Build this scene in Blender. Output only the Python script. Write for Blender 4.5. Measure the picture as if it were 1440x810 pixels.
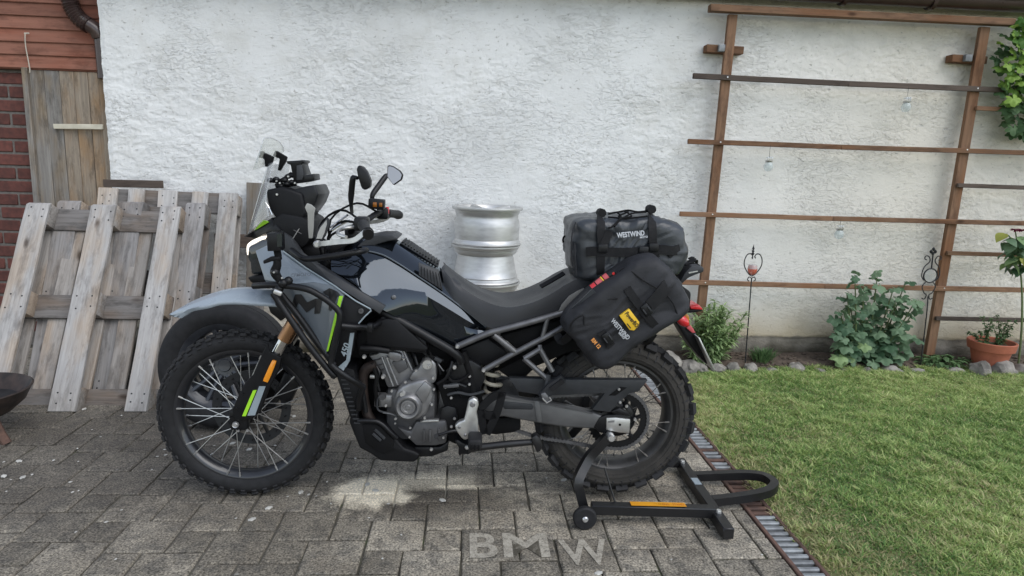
import bpy, bmesh, math, random
import numpy as np
from mathutils import Vector, Matrix, noise as mnoise
from mathutils.bvhtree import BVHTree
random.seed(7); RNG = np.random.default_rng(7)
for o in list(bpy.data.objects): bpy.data.objects.remove(o)
scene = bpy.context.scene; COL = scene.collection
R = math.radians

# ------------------------------------------------------------------ camera
yaw, pit, rol = R(4.1), R(10.28), R(1.85)
fwd = Vector((math.sin(yaw)*math.cos(pit), math.cos(yaw)*math.cos(pit), -math.sin(pit)))
rgt = Vector((math.cos(yaw), -math.sin(yaw), 0)); upv = rgt.cross(fwd)
r2 = math.cos(rol)*rgt + math.sin(rol)*upv; u2 = -math.sin(rol)*rgt + math.cos(rol)*upv
cam = bpy.data.cameras.new('camera'); cam_o = bpy.data.objects.new('camera', cam); COL.objects.link(cam_o)
cm = Matrix((r2, u2, -fwd)).transposed().to_4x4(); cm.translation = (0, 0, 1.36); cam_o.matrix_world = cm
cam.sensor_width = 36; cam.lens = 930.6/1440*36; cam.clip_start = .05; cam.clip_end = 500
scene.camera = cam_o

# ------------------------------------------------------------------ sky, sun, exposure
SUN_EL, SUN_AZ = R(50), R(138)          # azimuth clockwise from +Y (wall side); the light comes from behind the camera, from the right
world = bpy.data.worlds.new('World'); scene.world = world; world.use_nodes = True
wn = world.node_tree.nodes; wl = world.node_tree.links
sky = wn.new('ShaderNodeTexSky'); sky.sky_type = 'NISHITA'; sky.sun_disc = False
sky.sun_elevation = SUN_EL; sky.sun_rotation = SUN_AZ; sky.air_density = 1.0; sky.dust_density = .25; sky.ozone_density = 1.0
hs = wn.new('ShaderNodeHueSaturation'); hs.inputs['Saturation'].default_value = .5
wl.new(sky.outputs[0], hs.inputs['Color']); wl.new(hs.outputs[0], wn['Background'].inputs['Color'])
wn['Background'].inputs['Strength'].default_value = .15
sl = bpy.data.lights.new('sun', 'SUN'); sl.energy = 1.2; sl.angle = R(48); sl.color = (1, .965, .915)
sun_o = bpy.data.objects.new('sun', sl); COL.objects.link(sun_o)
sd = Vector((math.sin(SUN_AZ)*math.cos(SUN_EL), math.cos(SUN_AZ)*math.cos(SUN_EL), math.sin(SUN_EL)))
sun_o.rotation_euler = sd.to_track_quat('Z', 'Y').to_euler(); sun_o.location = (3, -4, 6)
scene.view_settings.view_transform = 'Standard'; scene.view_settings.look = 'None'
scene.view_settings.exposure = 0.62; scene.view_settings.gamma = 1

# ------------------------------------------------------------------ materials
def nd(t, k, **kw):
    n = t.nodes.new(k)
    for a, v in kw.items(): setattr(n, a, v)
    return n
def mth(t, op, a, b=None, clamp=False):
    n = nd(t, 'ShaderNodeMath', operation=op, use_clamp=clamp)
    for i, v in enumerate((a, b)):
        if v is None: continue
        if hasattr(v, 'is_output'): t.links.new(v, n.inputs[i])
        else: n.inputs[i].default_value = v
    return n.outputs[0]
def ramp(t, fac, stops):
    n = nd(t, 'ShaderNodeValToRGB'); e = n.color_ramp.elements
    while len(e) < len(stops): e.new(.5)
    for el, (p, c) in zip(e, stops):
        el.position = p; el.color = (*c, 1) if len(c) == 3 else c
    t.links.new(fac, n.inputs[0]); return n.outputs[0]
def mixc(t, fac, a, b, mode='MIX'):
    n = nd(t, 'ShaderNodeMix', data_type='RGBA', blend_type=mode)
    for i, v in ((0, fac), (6, a), (7, b)):
        if hasattr(v, 'is_output'): t.links.new(v, n.inputs[i])
        elif i == 0: n.inputs[0].default_value = v
        else: n.inputs[i].default_value = (*v, 1)
    return n.outputs[2]
def noi(t, vec, scale, detail=4, rough=.55, dist=0):
    n = nd(t, 'ShaderNodeTexNoise'); n.inputs['Scale'].default_value = scale; n.inputs['Detail'].default_value = detail
    n.inputs['Roughness'].default_value = rough; n.inputs['Distortion'].default_value = dist
    if vec is not None: t.links.new(vec, n.inputs['Vector'])
    return n.outputs[0]
def mapping(t, vec, sc=(1, 1, 1), loc=None):
    n = nd(t, 'ShaderNodeMapping'); n.inputs['Scale'].default_value = sc; t.links.new(vec, n.inputs['Vector'])
    if loc is not None: t.links.new(loc, n.inputs['Location'])
    return n.outputs[0]
def base(name):
    m = bpy.data.materials.new(name); m.use_nodes = True; t = m.node_tree
    return m, t, t.nodes['Principled BSDF']
def bump(t, p, h, strength, dist=.002):
    b = nd(t, 'ShaderNodeBump'); b.inputs['Strength'].default_value = strength; b.inputs['Distance'].default_value = dist
    t.links.new(h, b.inputs['Height']); t.links.new(b.outputs[0], p.inputs['Normal'])
def obj_vec(t, sc=(1, 1, 1), rnd=True):
    tc = nd(t, 'ShaderNodeTexCoord'); loc = None
    if rnd:
        oi = nd(t, 'ShaderNodeObjectInfo'); cx = nd(t, 'ShaderNodeCombineXYZ')
        for i, k in enumerate((37., 51., 23.)): t.links.new(mth(t, 'MULTIPLY', oi.outputs['Random'], k), cx.inputs[i])
        loc = cx.outputs[0]
    return mapping(t, tc.outputs['Object'], sc, loc)
def M(name, c1, c2=None, rough=.5, metal=0, scale=12, stretch=(1, 1, 1), bmp=0, bscale=None, coat=0, rvar=.08, rand=0, spec=.5, rnd=True, lo=.35, hi=.65):
    m, t, p = base(name); c2 = c2 or tuple(x*.8 for x in c1)
    v = obj_vec(t, stretch, rnd); n = noi(t, v, scale, 6)
    col = ramp(t, n, [(lo, c2), (hi, c1)])
    if rand:
        oi = nd(t, 'ShaderNodeObjectInfo'); k = mth(t, 'MULTIPLY_ADD', oi.outputs['Random'], rand)
        k.node.inputs[2].default_value = 1-rand/2
        h = nd(t, 'ShaderNodeHueSaturation'); t.links.new(col, h.inputs['Color']); t.links.new(k, h.inputs['Value']); col = h.outputs[0]
    t.links.new(col, p.inputs['Base Color'])
    r = mth(t, 'MULTIPLY_ADD', noi(t, v, scale*2.3, 3), rvar*2); r.node.inputs[2].default_value = rough-rvar
    t.links.new(r, p.inputs['Roughness'])
    p.inputs['Metallic'].default_value = metal; p.inputs['Coat Weight'].default_value = coat; p.inputs['Specular IOR Level'].default_value = spec
    p.inputs['Coat Roughness'].default_value = .03
    if bmp: bump(t, p, noi(t, v, bscale or scale*6, 3), bmp)
    return m
def wood(name, light, dark, warm=None, grain=70, rough=.82):
    """weathered board: grain runs along the board's local x"""
    m, t, p = base(name)
    v = obj_vec(t, (.05, 1, 1)); g = noi(t, v, grain, 5, .65, .6); v2 = obj_vec(t, (.35, 1, 1)); b = noi(t, v2, 7, 4)
    col = ramp(t, g, [(.22, dark), (.7, light)]); st = noi(t, obj_vec(t, (.3, 1, 1)), 16, 5, .7); col = mixc(t, ramp(t, st, [(.34, (.75, .75, .75)), (.5, (0, 0, 0))]), col, tuple(c*.7 for c in dark))
    if warm: col = mixc(t, ramp(t, b, [(.46, (0, 0, 0)), (.64, (1, 1, 1))]), col, warm, 'MULTIPLY' if warm[0] > .6 else 'MIX')
    kn = nd(t, 'ShaderNodeTexVoronoi'); t.links.new(obj_vec(t, (.45, 1, 1)), kn.inputs['Vector']); kn.inputs['Scale'].default_value = 6.5
    k = ramp(t, kn.outputs['Distance'], [(.04, (.25, .2, .17)), (.12, (1, 1, 1))])
    col = mixc(t, .8, col, k, 'MULTIPLY')
    oi = nd(t, 'ShaderNodeObjectInfo'); vv = mth(t, 'MULTIPLY_ADD', oi.outputs['Random'], .38); vv.node.inputs[2].default_value = .8
    h = nd(t, 'ShaderNodeHueSaturation'); t.links.new(col, h.inputs['Color']); t.links.new(vv, h.inputs['Value'])
    t.links.new(h.outputs[0], p.inputs['Base Color']); p.inputs['Roughness'].default_value = rough; p.inputs['Specular IOR Level'].default_value = .25
    bump(t, p, g, .5, .0015)
    return m

MT = {}
MT['gloss_black'] = M('gloss_black', (.006, .006, .007), (.005, .005, .005), .07, coat=1, rvar=.02, spec=.35); MT['gloss_black'].node_tree.nodes['Principled BSDF'].inputs['Coat Tint'].default_value = (.7, .85, 1, 1); MT['gloss_black'].node_tree.nodes['Principled BSDF'].inputs['Specular Tint'].default_value = (.62, .8, 1, 1)
MT['satin_black'] = M('satin_black', (.009, .0095, .011), (.006, .006, .007), .36, bmp=.12, scale=20, spec=.3)
MT['plastic'] = M('plastic', (.0075, .0078, .009), (.005, .005, .006), .5, bmp=.25, scale=16, bscale=400, spec=.22)
MT['dark_grey'] = M('dark_grey', (.036, .038, .042), (.026, .028, .031), .48, spec=.35, bmp=.15, scale=16, bscale=350)
MT['matt_black'] = M('matt_black', (.006, .006, .007), (.004, .004, .004), .75, spec=.18)
MT['frame_grey'] = M('frame_grey', (.16, .16, .165), (.11, .11, .115), .42, metal=.6, scale=25)
MT['slate_sky_lit'] = M('slate_sky_lit', (.2, .235, .27), (.185, .217, .25), .28, coat=.4, rvar=.05, scale=6)  # slate paint lightened partly for the sky reflected on the upper facet
MT['slate'] = M('slate', (.1, .117, .135), (.09, .105, .122), .3, coat=.35, rvar=.05, scale=6)
MT['pale_slate'] = M('pale_slate', (.32, .37, .415), (.3, .345, .39), .28, coat=.4, rvar=.05, scale=6)
MT['green'] = M('green', (.36, .72, .03), (.33, .68, .03), .4, rvar=.05)
MT['decal_black'] = M('decal_black', (.012, .012, .014), None, .4)
MT['decal_grey'] = M('decal_grey', (.28, .33, .36), (.24, .29, .32), .45)
MT['alu'] = M('alu', (.62, .62, .61), (.5, .5, .49), .4, metal=.85, scale=30)
MT['bolt'] = M('bolt', (.75, .75, .74), (.6, .6, .6), .3, metal=.8)
MT['spoke'] = M('spoke', (.6, .6, .59), (.45, .45, .44), .36, metal=.8)
MT['spoke_dull'] = M('spoke_dull', (.28, .27, .26), (.2, .19, .18), .5, metal=.7)
MT['engine_grey'] = M('engine_grey', (.3, .3, .305), (.21, .21, .215), .42, metal=.7, scale=18, bmp=.1)
MT['engine_dark'] = M('engine_dark', (.11, .11, .114), (.07, .07, .073), .48, metal=.5, scale=18, bmp=.1)
MT['swing_grey'] = M('swing_grey', (.15, .15, .15), (.07, .07, .072), .5, metal=.4, scale=7, stretch=(.5, 1, 1))
MT['header'] = M('header', (.04, .028, .024), (.018, .014, .013), .55, metal=.5, scale=22)
MT['gold'] = M('gold', (.36, .2, .105), (.28, .15, .08), .28, metal=.9)
MT['chrome'] = M('chrome', (.6, .6, .6), (.5, .5, .5), .15, metal=1)
MT['rubber'] = M('rubber', (.018, .018, .0195), (.011, .011, .012), .68, spec=.3, bmp=.2, scale=30)
MT['rubber_dusty'] = M('rubber_dusty', (.058, .053, .047), (.024, .023, .022), .85, spec=.3, bmp=.3, scale=9, lo=.3, hi=.7)
MT['knob_rubber'] = M('knob_rubber', (.03, .03, .032), (.016, .016, .017), .72, spec=.3, bmp=.2, scale=12)
MT['grip'] = M('grip', (.014, .014, .015), None, .6, bmp=.4, bscale=300)
MT['orange'] = M('orange', (.86, .3, .01), (.8, .27, .01), .3, coat=.5)
MT['amber'] = M('amber', (.3, .1, .008), (.12, .045, .006), .25)
MT['rim_black'] = M('rim_black', (.014, .015, .019), (.01, .011, .014), .3, coat=.5, rvar=.05)
MT['rim_grey'] = M('rim_grey', (.09, .09, .092), (.045, .044, .043), .42, metal=.5, scale=6)
MT['red'] = M('red', (.62, .02, .03), (.5, .015, .02), .25, coat=.5)
MT['pink_red'] = M('pink_red', (.6, .13, .14), (.5, .08, .09), .4)
MT['seat'] = M('seat', (.03, .032, .036), (.026, .027, .03), .46, spec=.4, bmp=.3, scale=5, bscale=500)
MT['seat_grey'] = M('seat_grey', (.16, .16, .155), None, .6, bmp=.3, bscale=400)
MT['fabric'] = M('fabric', (.027, .028, .033), (.015, .0155, .018), .6, spec=.35, bmp=.5, scale=9, bscale=420)
MT['tarp'] = M('tarp', (.036, .041, .048), (.028, .032, .038), .34, spec=.55, bmp=.35, scale=9, bscale=260)
MT['strap'] = M('strap', (.012, .012, .013), (.007, .007, .008), .7, spec=.25, bmp=.5, scale=40, bscale=500)
MT['yellow'] = M('yellow', (.78, .5, .03), (.74, .46, .02), .5)
MT['label_orange'] = M('label_orange', (.72, .33, .015), (.66, .28, .01), .55)
MT['red_print'] = M('red_print', (.45, .09, .01), None, .6)
MT['orange_print'] = M('orange_print', (.8, .33, .08), None, .6)
MT['white_print'] = M('white_print', (.52, .54, .56), None, .6)
MT['powder_black'] = M('powder_black', (.012, .012, .013), (.008, .008, .009), .38, bmp=.15, bscale=300)
MT['spring'] = M('spring', (.62, .58, .47), (.5, .46, .36), .45)
MT['mirror'] = M('mirror', (.45, .43, .4), (.43, .41, .38), .03, metal=1, rvar=.01)
MT['rim_silver'] = M('rim_silver', (.66, .66, .655), (.52, .52, .51), .46, metal=.85, scale=8, stretch=(1, 1, 4))
MT['alloy_black'] = M('alloy_black', (.04, .044, .052), (.02, .022, .028), .35, metal=.2, coat=.25)
MT['galv'] = M('galv', (.3, .32, .33), (.17, .178, .185), .6, metal=.25, scale=20, rand=.3)
MT['rust'] = M('rust', (.135, .075, .055), (.075, .045, .036), .85, scale=30, bmp=.4, rand=.3)
MT['iron'] = M('iron', (.03, .032, .034), (.018, .018, .02), .6, metal=.3, bmp=.3)
MT['rust_iron'] = M('rust_iron', (.06, .042, .035), (.022, .018, .017), .6, metal=.3, scale=18, bmp=.3)
MT['brown_metal'] = M('brown_metal', (.05, .03, .027), (.04, .024, .022), .3, coat=.2)
MT['terracotta'] = M('terracotta', (.42, .13, .07), (.33, .1, .055), .75, bmp=.2)
MT['lamp_metal'] = M('lamp_metal', (.5, .5, .5), (.4, .4, .4), .3, metal=.9)
MT['magenta'] = M('magenta', (.2, .008, .05), (.12, .005, .03), .6)
MT['string'] = M('string', (.55, .5, .42), None, .9)
MT['wood_front'] = wood('wood_front', (.5, .485, .47), (.29, .275, .262), (1.0, .88, .76))
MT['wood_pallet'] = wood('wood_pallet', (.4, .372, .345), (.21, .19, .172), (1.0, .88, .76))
MT['wood_grey_shade'] = wood('wood_grey_shade', (.2, .188, .18), (.095, .088, .083), (1, .86, .74))  # grey-brown boards, with the shade between the pallets put into the colour
MT['wood_block'] = wood('wood_block', (.42, .34, .265), (.25, .195, .15))
MT['wood_mid'] = wood('wood_mid', (.31, .3, .295), (.16, .152, .148), (1.0, .9, .8))
MT['wood_grey'] = wood('wood_grey', (.27, .255, .235), (.13, .12, .11), (.95, .8, .62))
MT['wood_door'] = wood('wood_door', (.33, .275, .215), (.17, .14, .11), (1, .8, .6))
MT['wood_red'] = wood('wood_red', (.27, .125, .088), (.18, .08, .055), (1, .84, .78), grain=40)
MT['wood_trellis'] = wood('wood_trellis', (.255, .15, .09), (.145, .083, .052), (.92, .78, .67))
MT['wood_dark'] = wood('wood_dark', (.11, .085, .07), (.065, .05, .042))
MT['brick'] = M('brick', (.125, .042, .032), (.075, .027, .022), .85, scale=25, bmp=.6, bscale=90, rand=.45)
MT['mortar'] = M('mortar', (.17, .155, .14), (.11, .1, .09), .95, scale=40, bmp=.6)
MT['stone'] = M('stone', (.32, .295, .265), (.13, .122, .108), .9, scale=14, bmp=.8, bscale=45, rand=.3)
MT['soil'] = M('soil', (.12, .09, .068), (.06, .045, .034), .95, scale=30, bmp=1, bscale=120, rnd=False)
MT['debris'] = M('debris', (.55, .54, .5), (.4, .39, .36), .9)

def glass(name, col, rough, alpha):
    m, t, p = base(name); p.inputs['Base Color'].default_value = (*col, 1); p.inputs['Roughness'].default_value = rough
    p.inputs['Alpha'].default_value = alpha; p.inputs['Coat Weight'].default_value = .6; p.inputs['Specular IOR Level'].default_value = .6
    n = noi(t, obj_vec(t), 12, 3); a = mth(t, 'MULTIPLY_ADD', n, .12); a.node.inputs[2].default_value = alpha-.06
    t.links.new(a, p.inputs['Alpha']); return m
MT['screen'] = glass('screen', (.5, .53, .55), .1, .3)
MT['screen_clear'] = glass('screen_clear', (.62, .64, .58), .15, .3)
MT['guard_clear'] = glass('guard_clear', (.5, .5, .48), .3, .75)
MT['bulb_glass'] = glass('bulb_glass', (.6, .68, .68), .05, .4)
MT['clear_disc'] = glass('clear_disc', (.55, .58, .55), .05, .18)
MT['red_glass'] = glass('red_glass', (.55, .1, .05), .1, .75)
MT['lens_glass'] = M('lens_glass', (.02, .025, .03), None, .06, coat=1)
m, t, p = base('drl_light'); p.inputs['Base Color'].default_value = (.9, .86, .8, 1); p.inputs['Emission Color'].default_value = (1, .9, .76, 1); p.inputs['Emission Strength'].default_value = 1.1
MT['drl'] = m

def leaf_mat(name, c1, c2, sc=9):
    m, t, p = base(name); oi = nd(t, 'ShaderNodeObjectInfo'); tc = nd(t, 'ShaderNodeTexCoord')
    at = nd(t, 'ShaderNodeAttribute', attribute_name='tint')
    f = mth(t, 'ADD', mth(t, 'MULTIPLY', oi.outputs['Random'], .5), mth(t, 'MULTIPLY', at.outputs['Fac'], .8))
    f = mth(t, 'ADD', f, mth(t, 'MULTIPLY', noi(t, tc.outputs['Object'], sc, 3), .35))
    col = ramp(t, f, [(.2, c2), (.95, c1)]); t.links.new(col, p.inputs['Base Color'])
    p.inputs['Roughness'].default_value = .55; p.inputs['Specular IOR Level'].default_value = .35
    tr = nd(t, 'ShaderNodeBsdfTranslucent'); t.links.new(col, tr.inputs['Color'])
    mx = nd(t, 'ShaderNodeMixShader'); mx.inputs[0].default_value = .28
    t.links.new(p.outputs[0], mx.inputs[1]); t.links.new(tr.outputs[0], mx.inputs[2]); t.links.new(mx.outputs[0], t.nodes['Material Output'].inputs[0])
    return m
MT['leaf_hollyhock'] = leaf_mat('leaf_hollyhock', (.27, .38, .23), (.065, .135, .07))
MT['leaf_light'] = leaf_mat('leaf_light', (.42, .54, .26), (.18, .29, .12))
MT['leaf_vine'] = leaf_mat('leaf_vine', (.38, .55, .1), (.07, .17, .03))
MT['leaf_dark'] = leaf_mat('leaf_dark', (.13, .22, .09), (.04, .09, .035))
MT['leaf_yellow'] = leaf_mat('leaf_yellow', (.5, .48, .1), (.3, .32, .07))
MT['stem'] = M('stem', (.12, .17, .06), (.09, .11, .05), .7)
def grass_mat():
    m, t, p = base('grass'); at = nd(t, 'ShaderNodeAttribute', attribute_name='tint'); at2 = nd(t, 'ShaderNodeAttribute', attribute_name='dry')
    col = ramp(t, at.outputs['Fac'], [(0, (.1, .2, .06)), (.35, (.21, .345, .1)), (.65, (.42, .54, .175)), (1, (.68, .72, .34))])
    col = mixc(t, at2.outputs['Fac'], col, (.55, .47, .27))
    t.links.new(col, p.inputs['Base Color']); p.inputs['Roughness'].default_value = .6; p.inputs['Specular IOR Level'].default_value = .3
    tr = nd(t, 'ShaderNodeBsdfTranslucent'); t.links.new(col, tr.inputs['Color']); mx = nd(t, 'ShaderNodeMixShader'); mx.inputs[0].default_value = .3
    t.links.new(p.outputs[0], mx.inputs[1]); t.links.new(tr.outputs[0], mx.inputs[2]); t.links.new(mx.outputs[0], t.nodes['Material Output'].inputs[0])
    return m
MT['grass'] = grass_mat()
MT['lawn_soil'] = M('lawn_soil', (.21, .205, .09), (.11, .125, .05), .95, scale=14, bmp=.8, bscale=120, rnd=False)

def dist_mask(t, pos, cx, cy, rx, ry, inner, outer, wob=.35, wscale=9):
    """soft irregular blot round (cx, cy) on the ground"""
    s = nd(t, 'ShaderNodeSeparateXYZ'); t.links.new(pos, s.inputs[0])
    dx = mth(t, 'DIVIDE', mth(t, 'SUBTRACT', s.outputs[0], cx), rx); dy = mth(t, 'DIVIDE', mth(t, 'SUBTRACT', s.outputs[1], cy), ry)
    d = mth(t, 'SQRT', mth(t, 'ADD', mth(t, 'MULTIPLY', dx, dx), mth(t, 'MULTIPLY', dy, dy)))
    d = mth(t, 'ADD', d, mth(t, 'MULTIPLY', mth(t, 'SUBTRACT', noi(t, pos, wscale, 5), .5), wob*2))
    return ramp(t, d, [(inner, (1, 1, 1)), (outer, (0, 0, 0))])
def paver_mat():
    m, t, p = base('paver_concrete'); g = nd(t, 'ShaderNodeNewGeometry'); pos = g.outputs['Position']
    oi = nd(t, 'ShaderNodeObjectInfo')
    n1 = noi(t, pos, 2.2, 5, .6); n2 = noi(t, pos, 16, 5, .65); n3 = noi(t, pos, 130, 3, .75)
    col = ramp(t, n1, [(.36, (.2, .176, .14)), (.64, (.34, .308, .252))])
    col = mixc(t, ramp(t, n2, [(.38, (.75, .75, .75)), (.54, (0, 0, 0))]), col, (.12, .112, .098))
    sp = ramp(t, n3, [(.38, (.28, .27, .25)), (.48, (.85, .85, .85)), (.54, (1.0, 1.0, 1.0)), (.64, (1.75, 1.72, 1.64))])
    vv = mth(t, 'MULTIPLY_ADD', oi.outputs['Random'], .5); vv.node.inputs[2].default_value = .74
    h = nd(t, 'ShaderNodeHueSaturation'); t.links.new(col, h.inputs['Color']); t.links.new(vv, h.inputs['Value']); col = h.outputs[0]
    # old wet / oily grime towards the house side, left of the motorcycle, and a spill under the engine
    col = mixc(t, mth(t, 'MULTIPLY', dist_mask(t, pos, -1.7, 3.0, 1.7, 1.25, .35, 1.0), .68), col, (.082, .074, .066))
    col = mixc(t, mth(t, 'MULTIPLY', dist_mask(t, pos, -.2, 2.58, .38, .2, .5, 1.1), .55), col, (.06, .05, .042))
    w = dist_mask(t, pos, -.37, 2.63, .24, .19, .48, .86, .5, 11)
    w2 = dist_mask(t, pos, -.14, 2.72, .34, .11, .3, .85, .5, 12); w3 = dist_mask(t, pos, -.03, 2.665, .2, .035, .2, 1.2, .35, 20)
    w = mth(t, 'MAXIMUM', mth(t, 'MULTIPLY', w, .97), mth(t, 'MAXIMUM', mth(t, 'MULTIPLY', w2, .55), mth(t, 'MULTIPLY', w3, .9)))
    col = mixc(t, w, col, (.88, .79, .62))
    col = mixc(t, mth(t, 'SUBTRACT', .9, mth(t, 'MULTIPLY', w, .45)), col, sp, 'MULTIPLY')
    sc = noi(t, pos, 26, 3); col = mixc(t, ramp(t, sc, [(.7, (0, 0, 0)), (.76, (.5, .5, .5))]), col, (.38, .37, .34))
    t.links.new(col, p.inputs['Base Color']); p.inputs['Roughness'].default_value = .88; p.inputs['Specular IOR Level'].default_value = .3
    bump(t, p, mth(t, 'ADD', n3, mth(t, 'MULTIPLY', n2, 1.5)), .7, .002)
    return m
MT['paver'] = paver_mat()
def joint_mat():
    m, t, p = base('joint_sand'); pos = nd(t, 'ShaderNodeNewGeometry').outputs['Position']
    col = ramp(t, noi(t, pos, 9, 5, .7), [(.36, (.03, .027, .021)), (.55, (.075, .068, .05)), (.66, (.05, .065, .025))])
    w = dist_mask(t, pos, -.3, 2.66, .3, .17, .5, 1.0, .3, 7); col = mixc(t, mth(t, 'MULTIPLY', w, .9), col, (.7, .66, .56))
    lf = dist_mask(t, pos, -1.3, 2.3, 1.2, .7, .3, 1.0, .6, 4); col = mixc(t, mth(t, 'MULTIPLY', lf, .45), col, (.17, .16, .14))
    t.links.new(col, p.inputs['Base Color']); p.inputs['Roughness'].default_value = .95; bump(t, p, noi(t, pos, 140, 3), .8, .003); return m
MT['joint'] = joint_mat()
MT['washed'] = None
def washed_mat():
    m, t, p = base('washed_concrete'); g = nd(t, 'ShaderNodeNewGeometry'); pos = g.outputs['Position']
    n3 = noi(t, pos, 210, 2, .6); n2 = noi(t, pos, 16, 4)
    col = mixc(t, .6, ramp(t, n2, [(.3, (.42, .385, .32)), (.7, (.53, .49, .41))]), ramp(t, n3, [(.36, (.5, .5, .48)), (.55, (1, 1, 1))]), 'MULTIPLY')
    t.links.new(col, p.inputs['Base Color']); p.inputs['Roughness'].default_value = .9
    a = ramp(t, noi(t, pos, 38, 4, .7), [(.34, (.3, .3, .3)), (.54, (.82, .82, .82))]); t.links.new(a, p.inputs['Alpha']); return m
MT['washed'] = washed_mat()
def plaster_mat():
    m, t, p = base('rough_plaster'); g = nd(t, 'ShaderNodeNewGeometry'); pos = g.outputs['Position']
    s = nd(t, 'ShaderNodeSeparateXYZ'); t.links.new(pos, s.inputs[0]); z = s.outputs[2]; x = s.outputs[0]
    n1 = noi(t, pos, 1.4, 5, .6); n2 = noi(t, mapping(t, pos, (1, 1, 1.6)), 28, 5, .6)
    col = ramp(t, n1, [(.3, (.66, .665, .655)), (.6, (.75, .755, .745))])
    # warmer, creamier tone growing towards the right
    wr = mth(t, 'MULTIPLY', mth(t, 'ADD', x, -1.2), .5, True); col = mixc(t, mth(t, 'MULTIPLY', wr, .75), col, (.72, .67, .575))
    sd1 = noi(t, mapping(t, pos, (1, 1, 1.7)), 34, 5, .6, .4); crack = mth(t, 'MULTIPLY', ramp(t, sd1, [(.31, (1, 1, 1)), (.38, (0, 0, 0))]), .65)
    col = mixc(t, crack, col, (.4, .39, .36)); col = mixc(t, mth(t, 'MULTIPLY', ramp(t, noi(t, pos, 3.1, 6, .7), [(.52, (0, 0, 0)), (.68, (1, 1, 1))]), .42), col, (.55, .54, .5))
    # yellowed damp patch low on the wall, grey-brown bare plinth with a ragged edge, mossy foot
    zz = mth(t, 'ADD', z, mth(t, 'MULTIPLY', mth(t, 'SUBTRACT', noi(t, pos, 4, 5), .5), .22))
    ym = mth(t, 'MULTIPLY', ramp(t, zz, [(.16, (1, 1, 1)), (.5, (0, 0, 0))]), .85); col = mixc(t, ym, col, (.46, .38, .25))
    zp = mth(t, 'ADD', z, mth(t, 'MULTIPLY', mth(t, 'SUBTRACT', noi(t, pos, 9, 5), .5), .05))
    pc = ramp(t, noi(t, pos, 7, 5), [(.3, (.16, .145, .12)), (.7, (.32, .29, .245))])
    col = mixc(t, ramp(t, zp, [(.165, (1, 1, 1)), (.178, (0, 0, 0))]), col, pc)
    col = mixc(t, ramp(t, zz, [(.02, (1, 1, 1)), (.11, (0, 0, 0))]), col, (.05, .045, .03))
    t.links.new(col, p.inputs['Base Color']); p.inputs['Roughness'].default_value = .92; p.inputs['Specular IOR Level'].default_value = .2
    vz = mapping(t, pos, (1, 1, 1.7)); e1 = noi(t, vz, 14, 6, .62, .6); e2 = noi(t, vz, 34, 5, .6, .4); reg = ramp(t, noi(t, pos, 1.7, 4), [(.43, (.12, .12, .12)), (.57, (1, 1, 1))])
    h1 = ramp(t, e1, [(.47, (0, 0, 0)), (.505, (1, 1, 1))]); h2 = ramp(t, e2, [(.45, (0, 0, 0)), (.49, (1, 1, 1))]); pit = ramp(t, e2, [(.3, (0, 0, 0)), (.36, (1, 1, 1))])
    hh = mth(t, 'ADD', mth(t, 'MULTIPLY', mth(t, 'ADD', h1, mth(t, 'MULTIPLY', h2, .7)), reg), mth(t, 'MULTIPLY', pit, .8)); hh = mth(t, 'ADD', hh, mth(t, 'MULTIPLY', noi(t, pos, 95, 3), .55))
    bump(t, p, hh, .7, .0045)
    return m
MT['plaster'] = plaster_mat()

# ------------------------------------------------------------------ helpers
CUR = [Matrix.Identity(4)]; WM = {}
def place(o, parent=None, mw=None):
    mw = CUR[0] @ (mw if mw is not None else Matrix.Identity(4)); WM[o.name] = mw
    COL.objects.link(o)
    if parent is not None:
        o.parent = parent; o.matrix_parent_inverse = WM[parent.name].inverted()
    o.matrix_basis = mw; return o
def tag(o, label=None, cat=None, group=None, kind=None):
    for k, v in (('label', label), ('category', cat), ('group', group), ('kind', kind)):
        if v: o[k] = v
    return o
def thing(name, label, cat, loc=(0, 0, 0), rot=None, group=None):
    mw = Matrix.Translation(loc)
    if rot is not None: mw = mw @ rot.to_4x4()
    return tag(place(bpy.data.objects.new(name, None), None, mw), label, cat, group)
def mesh_from(bm, name, mat, smooth=38, bevel=0, seg=2):
    bmesh.ops.remove_doubles(bm, verts=bm.verts, dist=1e-5)
    bmesh.ops.recalc_face_normals(bm, faces=bm.faces)
    if bevel:
        es = [e for e in bm.edges if len(e.link_faces) == 2 and e.calc_face_angle(0) > .5]
        bmesh.ops.bevel(bm, geom=es, offset=bevel, segments=seg, affect='EDGES', clamp_overlap=True, profile=.5)
    a = R(smooth)
    for f in bm.faces: f.smooth = smooth > 0
    for e in bm.edges: e.smooth = not (len(e.link_faces) == 2 and e.calc_face_angle(0) > a)
    me = bpy.data.meshes.new(name); bm.to_mesh(me); bm.free()
    for mm in (mat if isinstance(mat, (list, tuple)) else [mat]): me.materials.append(MT[mm] if isinstance(mm, str) else mm)
    return me
def obj(bm, name, mat, parent=None, mw=None, smooth=38, bevel=0, seg=2, kind=None):
    return tag(place(bpy.data.objects.new(name, mesh_from(bm, name, mat, smooth, bevel, seg)), parent, mw), kind=kind)
def crom(pts, sub=4, closed=False):
    pts = [Vector(p) for p in pts]; n = len(pts); out = []
    if n < 3 or sub < 2: return pts
    rng = range(n if closed else n-1)
    for i in rng:
        g = (lambda k: pts[k % n]) if closed else (lambda k: pts[min(max(k, 0), n-1)])
        a, b, c, d = g(i-1), g(i), g(i+1), g(i+2)
        for k in range(sub):
            s = k/sub; out.append(.5*((2*b)+(c-a)*s+(2*a-5*b+4*c-d)*s*s+(3*b-3*c+d-a)*s**3))
    if not closed: out.append(pts[-1])
    return out
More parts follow.
